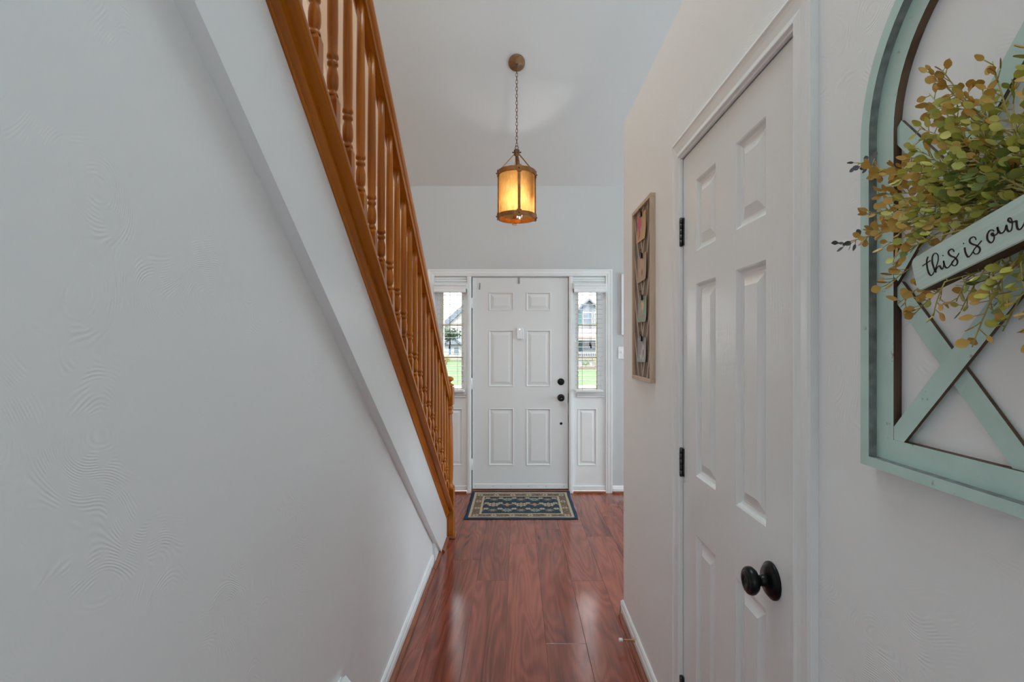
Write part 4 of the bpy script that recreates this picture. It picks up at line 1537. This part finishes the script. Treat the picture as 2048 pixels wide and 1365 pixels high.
# ------------------------------------------------------------------ rug
def rug_mat():
    n = N('woven_rug')
    tc = n.n('TexCoord')
    sp = n.n('SeparateXYZ')
    n.set(sp.inputs[0], tc.outputs['Object'])
    x, y = sp.outputs[0], sp.outputs[1]
    v2 = n.n('CombineXYZ')
    n.set(v2.inputs[0], x)
    n.set(v2.inputs[1], y)
    v = v2.outputs[0]
    HX, HY = 0.460, 0.363
    ex = n.math('SUBTRACT', HX, n.math('ABSOLUTE', x))
    ey = n.math('SUBTRACT', HY, n.math('ABSOLUTE', y))
    e = n.math('MINIMUM', ex, ey)                 # distance to rug edge
    navy, blue = (0.020, 0.034, 0.062, 1), (0.06, 0.105, 0.165, 1)
    cream, brown = (0.56, 0.46, 0.33, 1), (0.17, 0.115, 0.09, 1)
    sage, rust, slate = (0.33, 0.36, 0.28, 1), (0.62, 0.28, 0.17, 1), (0.13, 0.16, 0.19, 1)
    nz = n.noise(v, 160, 2)

    def flower(px, py, ox, oy, r0, petals, amp):
        """repeating rosette: returns distance-to-rosette radius value (0..1 inside)"""
        fx = n.math('SUBTRACT', n.math('FRACT', n.math('ADD', n.math('DIVIDE', x, px), ox + 50.0)), 0.5)
        fy = n.math('SUBTRACT', n.math('FRACT', n.math('ADD', n.math('DIVIDE', y, py), oy + 50.0)), 0.5)
        fx = n.math('MULTIPLY', fx, px)
        fy = n.math('MULTIPLY', fy, py)
        rr = n.math('SQRT', n.math('ADD', n.math('MULTIPLY', fx, fx), n.math('MULTIPLY', fy, fy)))
        an = n.math('ARCTAN2', fy, fx)
        lim = n.math('ADD', r0, n.math('MULTIPLY', n.math('COSINE', n.math('MULTIPLY', an, float(petals))), amp))
        return n.math('DIVIDE', rr, lim)

    def inside(q_, t=1.0):
        return n.math('LESS_THAN', q_, t)
    # field: navy with rosettes
    col = n.mix(inside(nz, 0.46), navy, slate)
    f = flower(0.240, 0.300, 0.5, 0.5, 0.046, 8, 0.010)
    col = n.mix(inside(f), col, cream)
    col = n.mix(inside(f, 0.55), col, brown)
    col = n.mix(inside(f, 0.3), col, cream)
    f = flower(0.240, 0.300, 0.0, 0.5, 0.034, 4, 0.010)
    col = n.mix(inside(f), col, (0.36, 0.25, 0.17, 1))
    col = n.mix(inside(f, 0.5), col, rust)
    f = flower(0.120, 0.150, 0.0, 0.25, 0.023, 6, 0.004)
    col = n.mix(inside(f), col, cream)
    col = n.mix(inside(f, 0.45), col, sage)
    f = flower(0.240, 0.300, 0.0, 0.0, 0.040, 10, 0.009)
    col = n.mix(inside(f), col, sage)
    col = n.mix(inside(f, 0.4), col, slate)
    f = flower(0.240, 0.300, 0.5, 0.0, 0.036, 10, 0.009)
    col = n.mix(inside(f), col, (0.22, 0.18, 0.15, 1))
    col = n.mix(inside(f, 0.45), col, sage)
    # border: brown ground with cream scrolls and rosettes
    sc = n.noise(v, 75, 3, 0.6, 0.8)
    bcol = n.mix(n.ramp(sc, [(0.53, (0, 0, 0, 1)), (0.57, (1, 1, 1, 1))]), brown, (0.38, 0.30, 0.225, 1))
    f = flower(0.150, 0.1867, 0.0, 0.0, 0.024, 6, 0.003)
    bcol = n.mix(inside(f), bcol, cream)
    bcol = n.mix(inside(f, 0.45), bcol, brown)
    in_b = inside(e, 0.125)
    col = n.mix(in_b, col, bcol)
    # narrow cream lines and blue edge
    line = n.math('COMPARE', e, 0.121, 0.009)
    col = n.mix(line, col, cream)
    line2 = n.math('COMPARE', e, 0.040, 0.010)
    col = n.mix(line2, col, cream)
    ecol = n.mix(nz, navy, blue)
    col = n.mix(inside(e, 0.029), col, ecol)
    dots = n.ramp(n.noise(v, 330, 2), [(0.35, (0.55, 0.55, 0.55, 1)), (0.65, (1.15, 1.15, 1.15, 1))])
    col = n.mix(1.0, col, dots, 'MULTIPLY')
    nb = n.bump(n.noise(v, 500, 2), 0.5, 0.002)
    return n.pbr(col, 0.95, 0, nb, 0.1)


rm = MB()
nx, ny = 46, 30
vs_, fs = [], []
for layer in (0, 1):
    for j in range(ny + 1):
        for i in range(nx + 1):
            x = -0.460 + 0.92 * i / nx
            y = -0.363 + 0.726 * j / ny
            edge = min(i, nx - i, j, ny - j)
            wx = 0.004 * math.sin(y * 23) * (abs(x) / 0.46) ** 3
            z = 0.0008 if layer == 0 else (0.0085 if edge else 0.0055)
            if layer:
                z += 0.0022 * noise.noise(Vector((x * 7, y * 7, 0)))
                z += 0.004 * max(0, abs(x) / 0.46 - 0.9) * 10 * (0.5 + 0.5 * math.sin(y * 19)) * (edge > 0)
            z = max(z, 0.0008) + 0.0165 * max(0.0, (y - 0.270) / 0.093) ** 1.3      # rides up on the threshold
            vs_.append((x + wx, y, z))
n1 = (nx + 1) * (ny + 1)
for j in range(ny):
    for i in range(nx):
        q0 = j * (nx + 1) + i
        fs.append((q0, q0 + nx + 1, q0 + nx + 2, q0 + 1))
        fs.append((n1 + q0, n1 + q0 + 1, n1 + q0 + nx + 2, n1 + q0 + nx + 1))
per = [i for i in range(nx + 1)] + [j * (nx + 1) + nx for j in range(1, ny + 1)] + [ny * (nx + 1) + i for i in range(nx - 1, -1, -1)] + [j * (nx + 1) for j in range(ny - 1, 0, -1)]
for k in range(len(per)):
    a, b = per[k], per[(k + 1) % len(per)]
    fs.append((a, b, n1 + b, n1 + a))
rug = rm.add(vs_, fs, True).build('door_rug', rug_mat(), None, (0.035, 4.470, 0.0))
tag(rug, 'small navy and cream patterned rug in front of the entry door', 'rug')

# ------------------------------------------------------------------ outdoors, seen through the sidelights
GZ = -0.45


def grass_mat():
    n = N('mown_lawn')
    v = n.coord('Object')
    f = n.noise(v, 1.2, 5, 0.65)
    return n.pbr(n.ramp(f, [(0.3, (0.042, 0.085, 0.020, 1)), (0.7, (0.078, 0.125, 0.038, 1))]), 0.9)


m = MB().box(-60, 60, 24.2, 110, GZ - 0.3, GZ)
tag(m.build('lawn', grass_mat()), 'green lawn across the street', 'lawn', kind='structure')
m = MB().box(-60, 60, 5.1, 24.2, GZ - 0.3, GZ - 0.02)
conc = plain('pale_concrete', (0.26, 0.255, 0.245, 1), 0.85, vary=0.1, scale=2)
tag(m.build('street', conc), 'pale concrete street and walk outside the sidelights', 'street', kind='structure')
m = MB().box(-2.6, 2.6, 5.02, 7.3, GZ - 0.3, -0.10)
tag(m.build('porch_slab', conc), 'concrete porch slab outside the front door', 'porch', kind='structure')
m = MB().prism([(-6.3, 38), (-5.4, 38), (-3.6, 25), (-6.6, 25)], GZ, GZ + 0.02, 'z')
tag(m.build('driveway', conc), 'pale driveway crossing the lawn on the left', 'driveway', kind='structure')
pp = empty('porch_post', (-1.075, 7.2, -0.10))
tag(pp, 'pale porch post outside the left sidelight', 'post')
MB().box(-0.05, 0.05, -0.05, 0.05, 0.0, 3.2, 0.006).build('shaft', plain('pale_blue_white_paint', srgb(150, 162, 180), 0.5), pp)
MB().box(-0.07, 0.07, -0.07, 0.07, 0, 0.12, 0.006).build('base', plain('post_base_paint', srgb(150, 162, 180), 0.5), pp)

M_sid = plain('pale_grey_blue_siding', (0.16, 0.185, 0.22, 1), 0.7, vary=0.05)
M_wht = plain('house_white_trim', (0.32, 0.32, 0.32, 1), 0.6, vary=0.03)
M_roofp = plain('pinkish_porch_shingles', (0.26, 0.20, 0.185, 1), 0.8, vary=0.12, scale=6)
M_roofg = plain('grey_shingles', (0.11, 0.135, 0.165, 1), 0.8, vary=0.1, scale=6)
M_shut = plain('teal_shutter', (0.02, 0.095, 0.11, 1), 0.5)
M_pane = plain('house_window_glass', (0.085, 0.12, 0.155, 1), 0.1, vary=0.2, scale=3)


def house_window(par, x0, x1, y, z0, z1):
    wn = MB()
    t = 0.09
    wn.box(x0, x0 + t, y - 0.08, y, z0, z1)
    wn.box(x1 - t, x1, y - 0.08, y, z0, z1)
    wn.box(x0 + t, x1 - t, y - 0.08, y, z1 - t, z1)
    wn.box(x0 + t, x1 - t, y - 0.08, y, z0, z0 + t)
    zc = (z0 + z1) / 2
    wn.box(x0 + t, x1 - t, y - 0.08, y, zc - 0.04, zc + 0.04)
    o = wn.build('house_window', M_wht, par)
    for a, b in ((z0 + t, zc - 0.04), (zc + 0.04, z1 - t)):
        MB().box(x0 + t, x1 - t, y - 0.04, y, a, b).build('pane', M_pane, o)
    return o


hA = empty('neighbour_house')
tag(hA, 'grey blue gabled house with teal shutters and porch across the street', 'house')
HY_ = 45.0
MB().prism([(3.0, GZ), (9.6, GZ), (9.6, 2.4), (6.3, 5.3), (3.0, 2.4)], HY_, HY_ + 9, 'y').build('house_wall', M_sid, hA)
MB().box(9.6, 18.0, HY_ + 1.5, HY_ + 9, GZ, 2.6).build('wing_wall', M_sid, hA)
rf = MB()
rf.prism([(2.5, 1.95), (6.3, 5.32), (6.3, 5.50), (2.4, 2.05)], HY_ - 0.4, HY_ + 9.2, 'y')
rf.prism([(10.1, 1.95), (6.3, 5.32), (6.3, 5.50), (10.2, 2.05)], HY_ - 0.4, HY_ + 9.2, 'y')
rf.build('gable_roof', M_roofg, hA)
MB().prism([(HY_ + 1.0, 2.5), (HY_ + 5.2, 4.6), (HY_ + 9.4, 2.5)], 10.2, 18.2, 'x').build('wing_roof', M_roofg, hA)
MB().prism([(HY_ - 2.6, 2.15), (HY_, 2.95), (HY_, 2.75), (HY_ - 2.6, 1.98)], 2.2, 10.6, 'x').build('porch_roof', M_roofp, hA)
MB().box(2.4, 10.4, HY_ - 2.5, HY_ - 2.4, 1.80, 1.99).build('porch_beam', M_wht, hA)
MB().box(2.4, 10.4, HY_ - 2.5, HY_, GZ, GZ + 0.55).build('porch_floor', conc, hA)
for x in (2.6, 4.75, 7.45, 10.2):
    MB().box(x - 0.08, x + 0.08, HY_ - 2.45, HY_ - 2.29, GZ + 0.55, 1.80).build('porch_column', M_wht, hA)
rl = MB().box(2.6, 10.2, HY_ - 2.40, HY_ - 2.34, 0.72, 0.80)
rl.box(2.6, 10.2, HY_ - 2.40, HY_ - 2.34, 0.20, 0.26)
rlo = rl.build('porch_rail', M_wht, hA)
for k in range(50):
    x = 2.7 + 0.15 * k
    MB().box(x - 0.02, x + 0.02, HY_ - 2.39, HY_ - 2.35, 0.26, 0.72).build('picket', M_wht, rlo)
house_window(hA, 5.72, 6.62, HY_, 3.16, 4.32)
house_window(hA, 6.72, 7.5, HY_, 3.16, 4.32)
house_window(hA, 5.72, 7.10, HY_, 0.85, 2.0)
for x0_, x1_, z0_, z1_ in ((5.26, 5.64, 3.16, 4.36), (5.28, 5.64, 0.85, 2.0), (7.58, 7.95, 3.16, 4.36), (7.2, 7.5, 0.85, 2.0)):
    MB().box(x0_, x1_, HY_ - 0.05, HY_, z0_, z1_).build('shutter', M_shut, hA)
bed = MB().box(2.6, 10.2, HY_ - 5.0, HY_ - 2.6, GZ, GZ + 0.06).build('flower_bed', plain('brown_mulch', (0.12, 0.085, 0.065, 1), 0.95, vary=0.3, scale=8))
tag(bed, 'brown mulch bed in front of the porch', 'flower bed')


def leaf_ball(name, loc, r, colr, label, cat, group=None, trunk=0.0, seed=1, n_leaf=700):
    rr = random.Random(seed)
    o = empty(name, loc)
    tag(o, label, cat, group)
    mb = MB()
    for _ in range(n_leaf):
        d = Vector((rr.gauss(0, 1), rr.gauss(0, 1), rr.gauss(0, 1))).normalized()
        p = Vector((d.x * r[0], d.y * r[1], d.z * r[2])) * (0.55 + 0.45 * rr.random()) + Vector((0, 0, trunk + r[2] * 1.25))
        u_ = d.orthogonal().normalized()
        w_ = d.cross(u_)
        s_ = min(r) * rr.uniform(0.10, 0.20)
        u_ = (u_ + d * rr.uniform(-0.6, 0.6)) * s_
        w_ = (w_ + d * rr.uniform(-0.6, 0.6)) * s_
        mb.add([p - u_, p + w_ * 0.6, p + u_, p - w_ * 0.6, p + d * s_ * 0.15], [(0, 1, 4), (1, 2, 4), (2, 3, 4), (3, 0, 4), (3, 2, 1, 0)])
    mt = plain('leaves_' + name + str(seed), colr, 0.8, vary=0.35, scale=4)
    f_ = mb.build('foliage', mt, o)
    f_['kind'] = 'stuff'
    MB().tube([(0, 0, 0.0), (0, 0, trunk + r[2] * 0.9)], max(0.03, min(r) * 0.08), 8, False, max(0.02, min(r) * 0.05)).build('trunk', plain('bark' + str(seed) + name, (0.12, 0.09, 0.07, 1), 0.9), o)
    return o


leaf_ball('shade_tree', (-8.6, 60, GZ), (2.3, 2.0, 0.9), (0.022, 0.045, 0.022, 1), 'dark green tree seen through the left sidelight', 'tree', None, 2.0, 3, 900)
leaf_ball('garden_shrub', (5.6, 41.6, GZ + 0.061), (0.42, 0.4, 0.30), (0.09, 0.15, 0.04, 1), 'small green shrub in the mulch bed, left one', 'shrub', 'shrubs across the street', 0.0, 4, 200)
leaf_ball('garden_shrub', (6.35, 41.4, GZ + 0.061), (0.36, 0.3, 0.40), (0.19, 0.19, 0.06, 1), 'yellow green shrub in the mulch bed, right one', 'shrub', 'shrubs across the street', 0.0, 5, 200)
leaf_ball('garden_shrub', (-6.75, 49, GZ), (0.45, 0.4, 0.45), (0.21, 0.18, 0.02, 1), 'yellow shrub outside the left sidelight', 'shrub', 'shrubs across the street', 0.0, 6, 200)

hB = empty('corner_house')
tag(hB, 'white house with slate blue roof seen through the left sidelight', 'house')
MB().box(-12.0, -4.0, 66, 74, GZ, 1.6).build('house_wall', M_wht, hB)
rB = MB().prism([(-9.6, 1.55), (-8.3, 2.7), (-7.0, 1.55), (-7.2, 1.45), (-8.3, 2.45), (-9.4, 1.45)], 65.4, 74.4, 'y')
rB.build('dormer_roof', M_roofg, hB)
MB().prism([(-9.3, 1.5), (-8.3, 2.45), (-7.3, 1.5)], 65.6, 74, 'y').build('dormer_wall', M_sid, hB)
MB().prism([(65.5, 1.5), (70, 2.2), (74.5, 1.5)], -12.3, -3.7, 'x').build('main_roof', M_roofg, hB)
house_window(hB, -8.2, -7.4, 66, 0.25, 1.35)
MB().box(-6.9, -5.9, 65.9, 66, GZ, 1.2).build('garage_door', plain('bright_blue_door', (0.05, 0.13, 0.24, 1), 0.5), hB)
MB().box(-8.75, -8.55, 65.93, 66, 0.25, 1.35).build('shutter', plain('blue_shutter', (0.05, 0.13, 0.24, 1), 0.5), hB)

hC = empty('near_house')
tag(hC, 'pale gabled house with a sloping slate eave in the left sidelight', 'house')
YC_ = 80.0
MB().prism([(-14, 4.4), (-11.9, 4.4), (-8.0, 7.9), (-4.0, 7.9), (-4.0, 4.4), (-3.0, 4.4), (-3.0, GZ), (-14, GZ)], YC_, YC_ + 4, 'y').build('house_wall', M_wht, hC)
MB().prism([(-12.2, 4.4), (-8.0, 8.1), (-7.0, 8.1), (-11.0, 4.4)], YC_ - 0.6, YC_ + 4.2, 'y').build('rake_board', M_roofg, hC)
